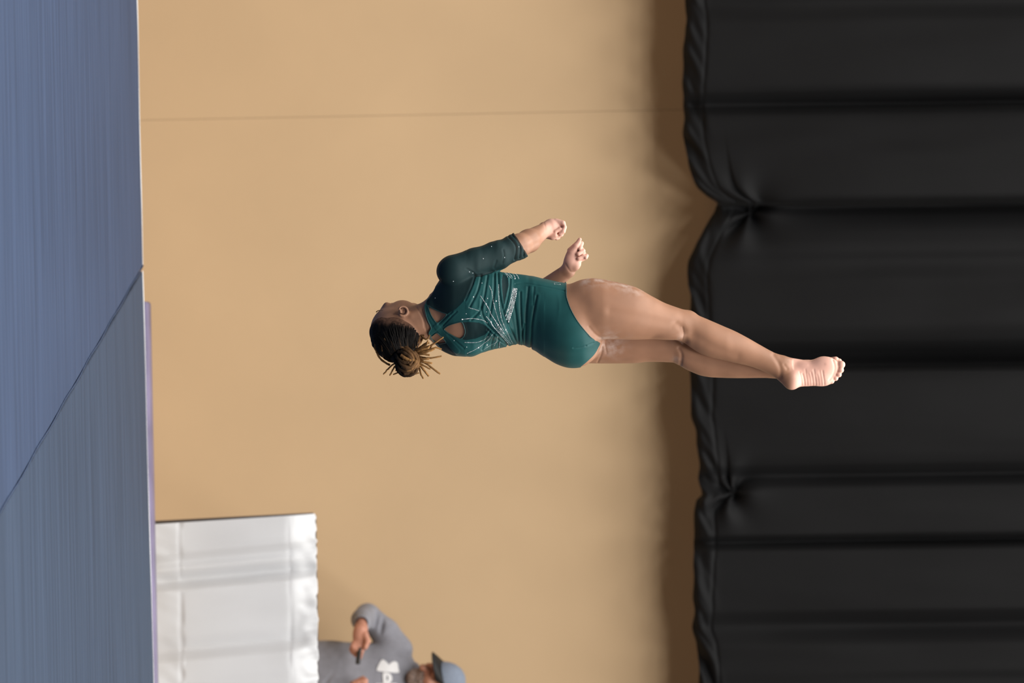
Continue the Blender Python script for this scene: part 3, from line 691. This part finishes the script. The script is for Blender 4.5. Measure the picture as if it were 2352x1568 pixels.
for a_, b_ in (((985, 450), (862, 900)), ((1008, 452), (875, 960)), ((1030, 452), (893, 970)), ((1050, 455), (912, 990))):
    m_ = (a_[0] * .55 + b_[0] * .45 + 8, a_[1] * .5 + b_[1] * .5); stones([a_, m_, b_], 2.7, 1.15, .3)
stones([(200, 1325), (380, 1325), (470, 1300), (520, 1275), (590, 1220)], 2.2, .7); stones([(240, 1500), (330, 1460), (420, 1410), (500, 1350), (600, 1270)], 2.2, .7)
stones([(510, 1440), (600, 1380), (700, 1330), (740, 1285)], 2.2, .6); stones([(760, 1400), (770, 1310)], 2.2, .8); stones([(600, 1270), (660, 1180)], 2.2, .6); stones([(680, 1380), (720, 1290), (735, 1230)], 2.2, .6)
for a_, b_ in (((850, 195), (900, 270)), ((875, 205), (960, 290)), ((915, 200), (975, 280)), ((985, 215), (1020, 292)), ((1030, 212), (1080, 300))): stones([a_, ((a_[0] + b_[0]) / 2 + 8, (a_[1] + b_[1]) / 2), b_], 1.8, .7)
for p_ in ((340, 590), (570, 610), (480, 365), (225, 860), (450, 890), (330, 200), (15, 335), (230, 1400), (25, 1295), (555, 830)): st.append((*Z6(p_), 1.0))
for p_ in ((710, 655), (420, 1410), (560, 1365), (785, 1108), (740, 1040), (905, 800), (950, 858), (912, 990), (625, 992), (545, 700), (865, 1122), (1015, 292), (160, 952)): st.append((*Z6(p_), 1.75))
for p_ in ((697, 360), (955, 360), (620, 475), (820, 463), (340, 688), (168, 845), (530, 835), (740, 875), (490, 600), (660, 850)): st.append((960 + p_[0] * .2424, 480 + p_[1] * .2424, 1.1))
for t_ in np.linspace(0, 1, 9): st.append((1272.5 + 14 * t_, 650.2 - 1.3 * t_, .42)); st.append((1272.5 + 14 * t_, 654.2 - .5 * math.sin(5 * t_), .42))   # small script on the hip
for p_ in ((1272.8, 651.5), (1273.6, 653.8), (1286, 653.5)): st.append((*p_, .75))
SV, SF = [], []
for px_, py_, r in st:
    h = bv.ray_cast(Vector((px_, py_, -400)), Vector((0, 0, 1)))
    if h[0] is None: continue
    n = np.array(h[1]); n = n if n[2] < 0 else -n; c = np.array(h[0]) + n * .4
    u = np.cross(n, [1, .2, .1]); u /= np.linalg.norm(u); v = np.cross(n, u); b0_ = len(SV); a0_ = random.uniform(0, 1)
    for k in range(6): SV.append(c + r * (math.cos(a0_ + k * math.pi / 3) * u + math.sin(a0_ + k * math.pi / 3) * v))
    for k in range(6): SV.append(c + n * r * .6 + .5 * r * (math.cos(a0_ + k * math.pi / 3 + .5) * u + math.sin(a0_ + k * math.pi / 3 + .5) * v))
    SV.append(c + n * r * .7)
    for k in range(6):
        j = (k + 1) % 6; SF += [(b0_ + k, b0_ + j, b0_ + 6 + k), (b0_ + j, b0_ + 6 + j, b0_ + 6 + k), (b0_ + 6 + k, b0_ + 6 + j, b0_ + 12)]
rh = mesh_np('rhinestones', loc(np.array(SV)), np.array(SF), CRYSTAL, leo, smooth=False); tag(rh, 'lines of clear crystal stones', kind='stuff')

# ---- hair: cropped sides, locs gathered into a bun
HV, HQ = surface_nets(HEADF, lo, H, 2.6); HV = smooth_mesh(HV, HQ, 2); HT = tri(HQ); x, y, z = HV.T; HN = normals(HV, HT)
yh = curve([836, 848, 860, 875, 890, 905, 918, 935, 950, 966, 990], [716, 718, 722, 727, 729, 727, 730, 735, 737, 746, 760])
hm = y - yh(x) - 1.15 * np.maximum(z + 34, 0) * (x < 975)
hm = np.minimum(hm, 974 - x)
hd = 1.6 * vnoise(x / 6, y / 9, 4) * sstep(4, 22, hm) - 1.9 * sstep(10, 0, hm) + 2.5 * sstep(25, 60, hm)
HV = HV + HN * hd[:, None]
Vh, Th, (hmv,) = clip(HV, HT, hm, [hm])
FADE = mat('hair_cap', (0.012, 0.009, 0.008), .75, .1)
_a = N(FADE, 'ShaderNodeAttribute', attribute_name='fade'); _m = N(FADE, 'ShaderNodeMix', data_type='RGBA'); _m.inputs['A'].default_value = (.006, .005, .005, 1); _m.inputs['B'].default_value = (.15, .078, .05, 1)
L(FADE, _a.outputs['Fac'], _m.inputs['Factor']); L(FADE, _m.outputs['Result'], bsdf(FADE).inputs['Base Color']); mottle(FADE, 90, amount=.5, bump=.5, bscale=500)
hair = mesh_np('hair', loc(Vh), Th, FADE, gy, attrs={'fade': sstep(24, 1, hmv) * .9})
def dread(pts, r0, r1, t0, t1, parent=hair, name='dreadlock'):
    P = smooth_poly(pts, 6); n = len(P); t = np.linspace(0, 1, n)
    P[1:-1] += RNG.normal(0, .22, (n - 2, 3))
    R = (r0 + (r1 - r0) * t) * (1 + .07 * np.sin(t * 25 + RNG.uniform(0, 6)))
    V, F = tube(P, R, 7); tip = np.concatenate([np.repeat(t0 + (t1 - t0) * t, 7), [t0, t1]])
    o = quads_to_mesh(name, loc(V), F, LOCM, parent); a = o.data.attributes.new('tip', 'FLOAT', 'POINT'); a.data.foreach_set('value', tip.astype(np.float32)); return o
Z7 = lambda a, b: (840 + a * .12755, 680 + b * .12755)
def z7(l): return [(*Z7(p[0], p[1]), p[2]) for p in l]
BC = np.array(Z7(740, 1150) + (-46,))
bunV, bunQ = None, None
bn = Vol(BC - 45, BC + 45, 2.0); bn.ell(BC + [0, 0, -6], (25, 29, 19), 4); bn.ell(BC + [-16, -16, 10], (26, 24, 22), 10)
bunV, bunQ = surface_nets(bn.F, np.array(BC - 45, np.float32), 2.0)
bun = mesh_np('hair_bun', loc(bunV), bunQ, HAIRM, hair)
def dome(a, b, lift):
    px_, py_ = Z7(a, b); q = ((px_ - BC[0]) / 28) ** 2 + ((py_ - BC[1]) / 32) ** 2
    return (px_, py_, BC[2] - 6 - 19 * math.sqrt(max(0.02, 1 - q)) - lift)
for p_, r, t0_, t1_, lf in (([(620, 900), (740, 930), (850, 1010), (920, 1110), (925, 1200), (860, 1290), (750, 1340)], 4.6, .25, .65, 1), ([(560, 960), (640, 935), (760, 985), (850, 1080), (870, 1160)], 4.6, .1, .55, 2), ([(570, 1270), (640, 1385), (760, 1425), (880, 1385), (940, 1290)], 5.0, .0, .3, 0),
        ([(600, 1150), (680, 1240), (790, 1275), (880, 1225), (915, 1150)], 4.8, .1, .55, 2), ([(560, 1200), (650, 1315), (790, 1345), (900, 1270), (950, 1180)], 4.8, .05, .5, 1), ([(650, 1060), (720, 1110), (800, 1145), (860, 1150)], 4.4, .4, .9, 3), ([(560, 1040), (600, 1130), (690, 1185), (790, 1190)], 4.6, .05, .3, 2), ([(590, 1000), (700, 1020), (790, 1080), (840, 1160), (800, 1230)], 4.6, .1, .4, 3),
        ([(540, 1100), (560, 1200), (620, 1290), (720, 1360)], 5, .0, .2, 0), ([(540, 1000), (530, 1080), (560, 1180)], 5, .0, .15, 0), ([(700, 1380), (800, 1390), (900, 1330), (960, 1230)], 4.4, .2, .55, 0), ([(640, 980), (740, 1040), (800, 1110), (760, 1180), (680, 1160)], 4.6, .0, .35, 1), ([(880, 1000), (930, 1060), (955, 1150), (940, 1240)], 4.4, .3, .6, 0), ([(660, 1260), (740, 1300), (840, 1290)], 4.6, .05, .35, 2)):
    dread([dome(a, b, lf) for a, b in p_], r, r * .9, t0_, t1_, bun)
loose = [([(1000, 700, -40), (1075, 770, -44), (1130, 755, -44), (1155, 700, -40)], 2.4), ([(960, 960, -44), (1150, 900, -52), (1270, 830, -56), (1400, 738, -58)], 2.5), ([(940, 990, -46), (1150, 960, -52), (1270, 925, -52), (1365, 955, -50)], 2.6),
    ([(940, 1080, -46), (1100, 1110, -48), (1230, 1105, -46), (1370, 1077, -44)], 2.5), ([(930, 1130, -48), (1060, 1180, -50), (1200, 1205, -48)], 3.2), ([(930, 1170, -46), (1040, 1240, -46), (1170, 1310, -44)], 2.5),
    ([(940, 1150, -40), (1100, 1210, -40), (1200, 1290, -38), (1345, 1395, -36)], 2.8), ([(920, 1180, -44), (1010, 1270, -46), (1080, 1360, -48), (1140, 1435, -46)], 3.1), ([(900, 1200, -40), (970, 1290, -40), (1000, 1400, -42), (1045, 1480, -42)], 2.6),
    ([(800, 1330, -44), (880, 1350, -48), (960, 1320, -46)], 2.4), ([(760, 1400, -40), (860, 1405, -44), (965, 1380, -42)], 2.2),
    ([(620, 1180, -34), (500, 1230, -34), (400, 1320, -34), (330, 1405, -34)], 2.3), ([(640, 1200, -38), (540, 1260, -40), (490, 1340, -40), (445, 1425, -40)], 2.4), ([(700, 1300, -42), (600, 1370, -42), (505, 1405, -40)], 2.2), ([(640, 1230, -30), (580, 1290, -30), (550, 1345, -30)], 2.4),
    ([(930, 960, -48), (1020, 900, -52), (1090, 850, -54), (1150, 840, -54)], 2.9), ([(900, 980, -50), (1000, 930, -56), (1100, 870, -60), (1130, 800, -60)], 2.7), ([(930, 1020, -52), (1060, 990, -58), (1180, 980, -60), (1250, 940, -58)], 2.9),
    ([(920, 1060, -54), (1040, 1040, -60), (1160, 1060, -60)], 3.2), ([(900, 1000, -56), (1010, 960, -64), (1120, 930, -66), (1160, 890, -66)], 3.0), ([(940, 1100, -50), (1040, 1130, -56), (1150, 1130, -54)], 3.2), ([(960, 1000, -46), (1120, 1000, -46), (1200, 880, -46), (1240, 860, -44)], 2.4)]
for i, (p_, r) in enumerate(loose): dread(z7(p_), r, r * .72, .35 + .2 * (i % 3) / 2, .75 + .25 * ((i * 7) % 5) / 4)
# locs drawn over the scalp to the bun
def on_head(a, b, lift=.3):
    px_, py_ = Z7(a, b); best = None
    h = bvh.ray_cast(Vector((px_, py_, -400)), Vector((0, 0, 1)))
    return (px_, py_, -30.0) if h[0] is None else tuple(np.array(h[0]) + np.array([0, 0, -lift]))
bvh = BVHTree.FromPolygons([tuple(v) for v in HV.astype(float)], [tuple(int(i) for i in t) for t in HT])
for p_, r, t0_, t1_ in (([(180, 860), (185, 960), (250, 1100), (330, 1175), (440, 1240)], 2.6, .55, .8), ([(350, 760), (430, 850), (500, 905), (575, 940)], 2.4, .5, .85), ([(990, 540), (985, 680), (960, 800), (900, 920)], 2.6, .25, .7), ([(1050, 620), (1040, 720), (990, 830), (900, 960)], 2.6, .3, .75),
        ([(300, 880), (310, 980), (325, 1080)], 2.4, .2, .5), ([(380, 940), (470, 950), (560, 935)], 2.4, .15, .5), ([(620, 900), (720, 930), (820, 1000), (900, 1090)], 3.0, .35, .8), ([(420, 1000), (520, 1080), (620, 1120)], 3, .05, .3), ([(330, 1100), (430, 1160), (540, 1180)], 3, .05, .35),
        ([(250, 900), (330, 1040), (420, 1130), (520, 1160)], 3.2, .0, .25)):
    dread([on_head(a, b) for a, b in p_], r * .8, r, t0_, t1_)
hl0 = smooth_poly([(120, 800), (190, 690), (300, 590), (470, 500), (640, 480), (800, 510), (920, 570), (985, 640)], 6); hl1 = smooth_poly([(430, 1150), (470, 1060), (520, 1000), (600, 950), (700, 930), (800, 950), (860, 980), (900, 1010)], 6)
for k in range(0, len(hl0), 1):                            # thin plaits combed from the hairline to the bun
    p, q = hl0[k], hl1[k]; w = RNG.uniform(.0, .16); p = p + (q - p) * w; m1_ = p + (q - p) * .35 + RNG.normal(0, 9, 2); m2_ = p + (q - p) * .7 + RNG.normal(0, 9, 2)
    dread([on_head(*p, -.6), on_head(*m1_, .4), on_head(*m2_, .8), on_head(*q, 1.5)], 1.3, 2.3, 0, .06 + .16 * (k % 7 == 0))
BF = None; HEADF = None; head = None

BRW = mat('lash_brown', (0.035, 0.018, 0.012), .8, .1)
for pl, r in (([(864, 716.5), (868, 713.5), (874, 712), (880, 712.5)], 1.3),):
    pts = []
    for a, b in smooth_poly(pl, 4):
        q = on_cloth(a, b, -.3, bvb)
        pts.append(q if q is not None else np.array([a, b, pts[-1][2] if pts else 0]))
    quads_to_mesh('eyelashes', *(lambda g: (loc(g[0]), g[1]))(tube(pts, np.linspace(r, r * .4, len(pts)), 6)), BRW, gy)
# ------------------------------------------------------------------ the man behind the drape, looking down at a device in his hands
MSKIN = skin_mat('man_skin', (0.40, 0.19, 0.125), (0.55, 0.25, 0.18))
HOOD = mottle(mat('grey_sweatshirt', (0.205, 0.207, 0.235), .85, .15, sheen=.1), 30, amount=.08, bump=.2, bscale=500)
PRINT = mat('white_print', (0.62, 0.62, 0.63), .6, .2)
CAPM = mottle(mat('blue_grey_cap', (0.17, 0.20, 0.255), .8, .2), 40, amount=.06)
BRIM = mat('black_brim', (0.008, 0.008, 0.008), .6, .3)
BEARD = mottle(mat('grey_beard', (0.25, 0.19, 0.165), .9, .1), 80, amount=.4, bump=.8, bscale=400)
BROWH = mat('dark_brown_hair', (0.03, 0.018, 0.012), .8, .2)
DEVICE = mat('black_device', (0.008, 0.008, 0.009), .25, .5)
TROUS = mottle(mat('dark_trousers', (0.02, 0.021, 0.026), .85, .2), 20, amount=.1)
SHOEM = mat('black_shoe', (0.012, 0.012, 0.012), .5, .4)
DM = 20.4
mn, mloc = frame('person', 309, 1575, DM)
tag(mn, 'man in grey sweatshirt and blue-grey cap looking down behind the white drape', 'person')
MLO, MHI, MH = (300, 1360, -190), (1090, 1800, 120), 2.4
def mvol(lo=MLO, hi=MHI, h=MH): return Vol(lo, hi, h)
# body: head bowed towards image top, neck, trunk, arms, hands
b_ = mvol()
b_.loft([540, 600, 700, 800, 880, 925, 950], [1486, 1484, 1486, 1484, 1478, 1492, 1530], [1664, 1666, 1664, 1666, 1672, 1658, 1620], [58, 56, 56, 60, 58, 48, 34], [0, 0, 0, 0, 4, 6, 6])
b_.chain([(930, 1574, 4), (968, 1568, -14)], [34, 29], 10)
MHC = np.array([1008.0, 1566.0, -36.0])
MFD = np.array([-.30, -.72, -.62]); MFD /= np.linalg.norm(MFD)
MRD = np.array([.0, -.62, .78]); MRD -= MFD * (MRD @ MFD); MRD /= np.linalg.norm(MRD); MCD = np.cross(MRD, MFD)
if MCD[0] < 0: MCD = -MCD
MB_ = np.stack([MFD, MRD, MCD])
def mp_(f, r, c): return MHC + f * MFD + r * MRD + c * MCD
b_.ell(mp_(0, 0, 8), (49, 39, 44), 6, rot=MB_); b_.ell(mp_(16, 0, -22), (34, 32, 36), 12, rot=MB_); b_.ell(mp_(34, 0, -50), (16, 18, 13), 10, rot=MB_)
b_.chain([mp_(46, 0, 0), mp_(60, 0, -18)], [5, 8], 5)
for s_ in (1, -1):
    b_.ell(mp_(30, 22 * s_, -12), (15, 13, 12), 8, rot=MB_); b_.ell(mp_(46, 15 * s_, 2), (7, 9, 6), 5, rot=MB_, cut=True); b_.ell(mp_(39, 15 * s_, 2), (8, 8, 6), 2, rot=MB_); b_.ell(mp_(-4, 40 * s_, -6), (9, 5, 14), 3, rot=MB_)
# right arm (image top) bends at the elbow, hand comes forward across the waist
b_.chain([(918, 1496, 6), (838, 1412, 8)], [28, 20], 8); b_.chain([(838, 1412, 8), (834, 1424, -70)], [20, 15], 8)
b_.chain([(834, 1422, -70), (832, 1440, -96)], [14.5, 16], 6); b_.ell((831, 1452, -104), (17, 24, 12), 6)
for q, (x0, x1, r) in enumerate(((842, 836, 6.2), (834, 827, 6.6), (826, 820, 6.4), (819, 816, 5.6))):
    b_.chain([(x0, 1466, -106), (x1 - 2, 1486 - 3 * q, -112), (x1 - 6, 1502 - 6 * q, -104)], [r + .6, r, r - 1], 1.8)
b_.chain([(843, 1450, -110), (848, 1464, -116), (843, 1478, -118)], [8, 6.5, 5.5], 3)
# left arm mirrors it, mostly outside the picture
b_.chain([(918, 1652, 6), (838, 1738, 8)], [28, 20], 8); b_.chain([(838, 1738, 8), (834, 1690, -70)], [20, 15], 8); b_.chain([(834, 1690, -70), (828, 1622, -100)], [15, 14], 8); b_.ell((828, 1584, -104), (17, 26, 12), 6)
for q, (x0, x1, r) in enumerate(((840, 843, 6.2), (833, 836, 6.6), (825, 827, 6.4), (818, 818, 5.6))):
    b_.chain([(x0, 1572, -106), (x1, 1554 + 2 * q, -114), (x1 - 6, 1548 + 4 * q, -106)], [r + .6, r, r - 1], 1.8)
b_.chain([(842, 1592, -110), (846, 1576, -118), (842, 1566, -120)], [8, 6.5, 5.5], 3)
# legs
for yy in (1530, 1620): b_.chain([(560, yy, 0), (440, yy, -6), (336, yy, 4)], [44, 32, 22], 10); b_.chain([(332, yy, 4), (326, yy - 4, -44)], [14, 12], 8)
MV, MQ = surface_nets(b_.F, np.array(MLO, np.float32), MH); MV = smooth_mesh(MV, MQ, 2)
pk = np.zeros(len(MV)); pk = np.maximum(pk, np.exp(-((MV - mp_(38, 10, -8)) ** 2).sum(1) / 22 ** 2)); pk = np.maximum(pk, ((MV[:, 0] < 860) & (MV[:, 2] < -60)) * .35)
mesh_np('body', mloc(MV), MQ, MSKIN, mn, attrs={'pink': pk})
# sweatshirt
c_ = mvol()
c_.loft([545, 580, 640, 720, 760, 800, 850, 890, 925, 948, 962], [1470, 1466, 1468, 1470, 1470, 1474, 1476, 1468, 1484, 1512, 1535], [1680, 1684, 1682, 1680, 1680, 1676, 1674, 1682, 1666, 1638, 1612], [72, 74, 72, 74, 74, 72, 68, 64, 54, 44, 34], [-2, -4, -6, -6, -6, -4, 0, 2, 4, 4, 2])
for sg in (1, -1):
    m_ = lambda y: 1575 + sg * (y - 1575)
    c_.chain([(914, m_(1492), 6), (884, m_(1452), 6), (845, m_(1416), 6)], [34, 31, 29], 10); c_.chain([(843, m_(1414), 6), (834, m_(1420), -44), (834, m_(1424), -78)], [28, 25, 20], 6)
    # creases at the crook of the elbow
    for (p, q, r) in (((872, 1394, -14), (860, 1446, -34), 6.5), ((884, 1406, -14), (874, 1452, -30), 5.5), ((862, 1452, -52), (868, 1470, -62), 9)): c_.cone((p[0], m_(p[1]), p[2]), (q[0], m_(q[1]), q[2]), r, r, 4, cut=True)
for p, q in (((935, 1512, -44), (925, 1475, -34)), ((862, 1500, -74), (868, 1475, -66)), ((870, 1530, -72), (845, 1560, -76)), ((760, 1500, -76), (800, 1480, -66)), ((740, 1488, -66), (790, 1530, -80)), ((900, 1490, -56), (882, 1470, -44)), ((782, 1520, -80), (752, 1560, -80)), ((850, 1536, -74), (892, 1541, -66))): c_.cone(p, q, 2.5, 3, 7, cut=True)
# rolled collar / folded hood round the neck
for a in np.linspace(0, 2 * math.pi, 17)[:-1]:
    a2 = a + 2 * math.pi / 16; g = lambda t: (958 + 8 * math.sin(t) - 6 * math.cos(t), 1572 - 42 * math.cos(t), -6 - 38 * math.sin(t)); c_.cone(g(a), g(a2), 10, 10, 4)
c_.cone((940, 1572, -8), (1010, 1566, -12), 33, 33, 2, cut=True)
CV, CQ = surface_nets(c_.F, np.array(MLO, np.float32), MH); CV = smooth_mesh(CV, CQ, 3); CT = tri(CQ)
swm = np.minimum(np.minimum(CV[:, 2] + 92 + 0 * CV[:, 0], 1e3), CV[:, 0] - 556)
CV, CT, _ = clip(CV, CT, swm)
sw = mesh_np('sweatshirt', mloc(CV), CT, HOOD, mn)
bvm = BVHTree.FromPolygons([tuple(v) for v in CV.astype(float)], [tuple(int(i) for i in t) for t in CT])
# white print on the chest, thin raised film following the cloth
def film(name, outline, holes_=(), parent=sw):
    P = smooth_poly(outline, 5, True); x0, y0 = P.min(0) - 2; x1, y1 = P.max(0) + 2
    gx, gy_ = np.arange(x0, x1, 1.1), np.arange(y0, y1, 1.1); X, Y = np.meshgrid(gx, gy_, indexing='ij'); Z = np.zeros(X.shape)
    for i in range(X.shape[0]):
        for j in range(X.shape[1]):
            h = bvm.ray_cast(Vector((X[i, j], Y[i, j], -400)), Vector((0, 0, 1))); Z[i, j] = (h[0].z if h[0] else -60) - 1.3
    V = np.stack([X, Y, Z], -1).reshape(-1, 3); T = tri(grid_faces(*X.shape)); m = -sdpoly(V[:, 0], V[:, 1], P)
    for h_ in holes_: m = np.minimum(m, sdpoly(V[:, 0], V[:, 1], smooth_poly(h_, 5, True)))
    V, T, _ = clip(V, T, m); o = mesh_np(name, mloc(V), T, PRINT, parent); s = o.modifiers.new('t', 'SOLIDIFY'); s.thickness = .001; return o
Z1 = lambda l: [(840 + a * .05613, 1480 + b * .05613) for a, b in l]
film('chest_print', Z1([(480, 920), (560, 740), (640, 600), (730, 545), (820, 590), (910, 670), (975, 745), (1060, 670), (1180, 620), (1280, 645), (1330, 720), (1360, 900), (1390, 1060), (1250, 1080), (1000, 1050), (780, 1030), (600, 1005), (500, 980)]))
film('chest_print', Z1([(740, 1080), (880, 1060), (1010, 1100), (1080, 1190), (1105, 1290), (1090, 1390), (1020, 1470), (985, 1560), (990, 1640), (880, 1660), (760, 1640), (740, 1400)]), [Z1([(880, 1210), (915, 1180), (945, 1230), (945, 1340), (900, 1380), (880, 1320)])])
film('chest_print', Z1([(430, 1520), (560, 1500), (800, 1500), (1030, 1500), (1200, 1500), (1310, 1530), (1320, 1680), (1200, 1720), (800, 1720), (450, 1700)]))
# trousers and shoes, hidden by the drape from here
t_ = mvol(); 
for yy in (1530, 1620): t_.chain([(575, yy, 0), (440, yy, -6), (346, yy, 2)], [52, 40, 32], 12)
TV, TQ = surface_nets(t_.F, np.array(MLO, np.float32), MH); TT = tri(TQ); TV, TT, _ = clip(TV, TT, TV[:, 0] - 330); mesh_np('trousers', mloc(TV), TT, TROUS, mn)
for yy in (1530, 1620):
    s_ = Vol((297, yy - 50, -110), (367, yy + 50, 60), 2.5); s_.chain([(329, yy, 14), (327, yy - 3, -30), (325, yy - 5, -66)], [24, 22, 19], 8)
    V, Q = surface_nets(s_.F, np.array((297, yy - 50, -110), np.float32), 2.5); V[:, 0] = np.maximum(V[:, 0], 309.5); mesh_np('shoe', mloc(V), Q, SHOEM, mn)
# beard, hair, brows
hf = mvol((930, 1480, -130), (1090, 1660, 60), 1.8)
hf.ell(mp_(0, 0, 8), (49, 39, 44), 6, rot=MB_); hf.ell(mp_(16, 0, -22), (34, 32, 36), 12, rot=MB_); hf.ell(mp_(34, 0, -50), (16, 18, 13), 10, rot=MB_)
FV, FQ = surface_nets(hf.F, np.array((930, 1480, -130), np.float32), 1.8, 2.4); FT = tri(FQ)
f_, r_, cc = ((FV - MHC) @ MB_.T).T
bm = np.minimum(-26 - cc + .25 * (f_ - 20) - .0 * r_, f_ + 6 - .1 * np.abs(r_)); FV = FV + normals(FV, FT) * (1.5 * vnoise(FV[:, 0] / 5, FV[:, 1] / 5, 2))[:, None]
V, T, _ = clip(FV, FT, bm); mesh_np('beard', mloc(V), T, BEARD, mn)
bm = np.minimum(np.minimum(14 - f_ - .2 * cc, cc + 26), 22 - cc); V, T, _ = clip(FV, FT, bm); mesh_np('hair', mloc(V), T, BROWH, mn)
for s_ in (1, -1): quads_to_mesh('eyebrow', *(lambda r: (mloc(r[0]), r[1]))(tube([mp_(47, 6 * s_, 11), mp_(45, 15 * s_, 14), mp_(38, 25 * s_, 11)], [2.5, 3, 2], 6)), BROWH, mn)
# cap: crown with panels, black brim
FV2, FQ2 = surface_nets(hf.F, np.array((930, 1480, -130), np.float32), 1.8, 4.0); FT2 = tri(FQ2); f_, r_, cc = ((FV2 - MHC) @ MB_.T).T
FV2 = FV2 + MCD * (np.maximum(cc - 20, 0) * .22)[:, None] + MFD * (np.maximum(cc - 20, 0) * .10)[:, None]
V, T, _ = clip(FV2, FT2, cc - 20 - .05 * f_); cap_ = mesh_np('cap', mloc(V), T, CAPM, mn); s_ = cap_.modifiers.new('t', 'SOLIDIFY'); s_.thickness = .003
u = np.linspace(-1, 1, 25); w_ = np.linspace(0, 1, 12); BVt, rows = [], []
for i in u:
    for j in w_:
        ang = i * 1.15; f0 = 48 * math.cos(ang) + 2; r0 = 41 * math.sin(ang); ln = 43 * math.cos(i * 1.35) ** .6 if abs(i * 1.35) < 1.5 else 8
        BVt.append(mp_(f0 + ln * j, r0 * (1 - .12 * j), 22 - 10 * (r0 / 41) ** 2 * j - 7 * j * j))
br = mesh_np('brim', mloc(np.array(BVt)), grid_faces(25, 12), BRIM, cap_); s_ = br.modifiers.new('t', 'SOLIDIFY'); s_.thickness = .006; s_.offset = 0
# the device he holds
def rbox(name, c, ax, half, m, bev=.15):
    V, F = prism([(-1, -1), (1, -1), (1, 1), (-1, 1)], -1, 1); V = np.array(V) * half; A = np.array(ax); o = quads_to_mesh(name, V * .002, F, m, smooth=False)
    bv_ = o.modifiers.new('b', 'BEVEL'); bv_.width = .004; bv_.segments = 3
    return o
dvc = rbox('handheld_device', None, None, np.array([5.5, 20.0, 3.0]), DEVICE)
dp = CAM + DM * FWD + DM / FPX * ((828 - 1176) * CX - (1497 - 784) * CY) - .248 * FWD
d1 = CX * .85 - FWD * .53; d1 /= np.linalg.norm(d1); d2 = -CY * .93 - CX * .36; d2 -= d1 * (d2 @ d1); d2 /= np.linalg.norm(d2); d3 = np.cross(d1, d2)
Mx = Matrix.Identity(4)
for i in range(3): Mx[i][0], Mx[i][1], Mx[i][2], Mx[i][3] = d1[i], d2[i], d3[i], dp[i]
dvc.matrix_world = Mx; tag(dvc, "black handheld device in the right hand of the man in the cap", 'device')
scr = quads_to_mesh('screen', *(lambda p: (np.array(p[0]) * .002, p[1]))(prism([(-4.5, -18), (4.5, -18), (4.5, 18), (-4.5, 18)], 2.9, 3.3)), mat('dark_screen', (.01, .01, .012), .1, .5), dvc, smooth=False)
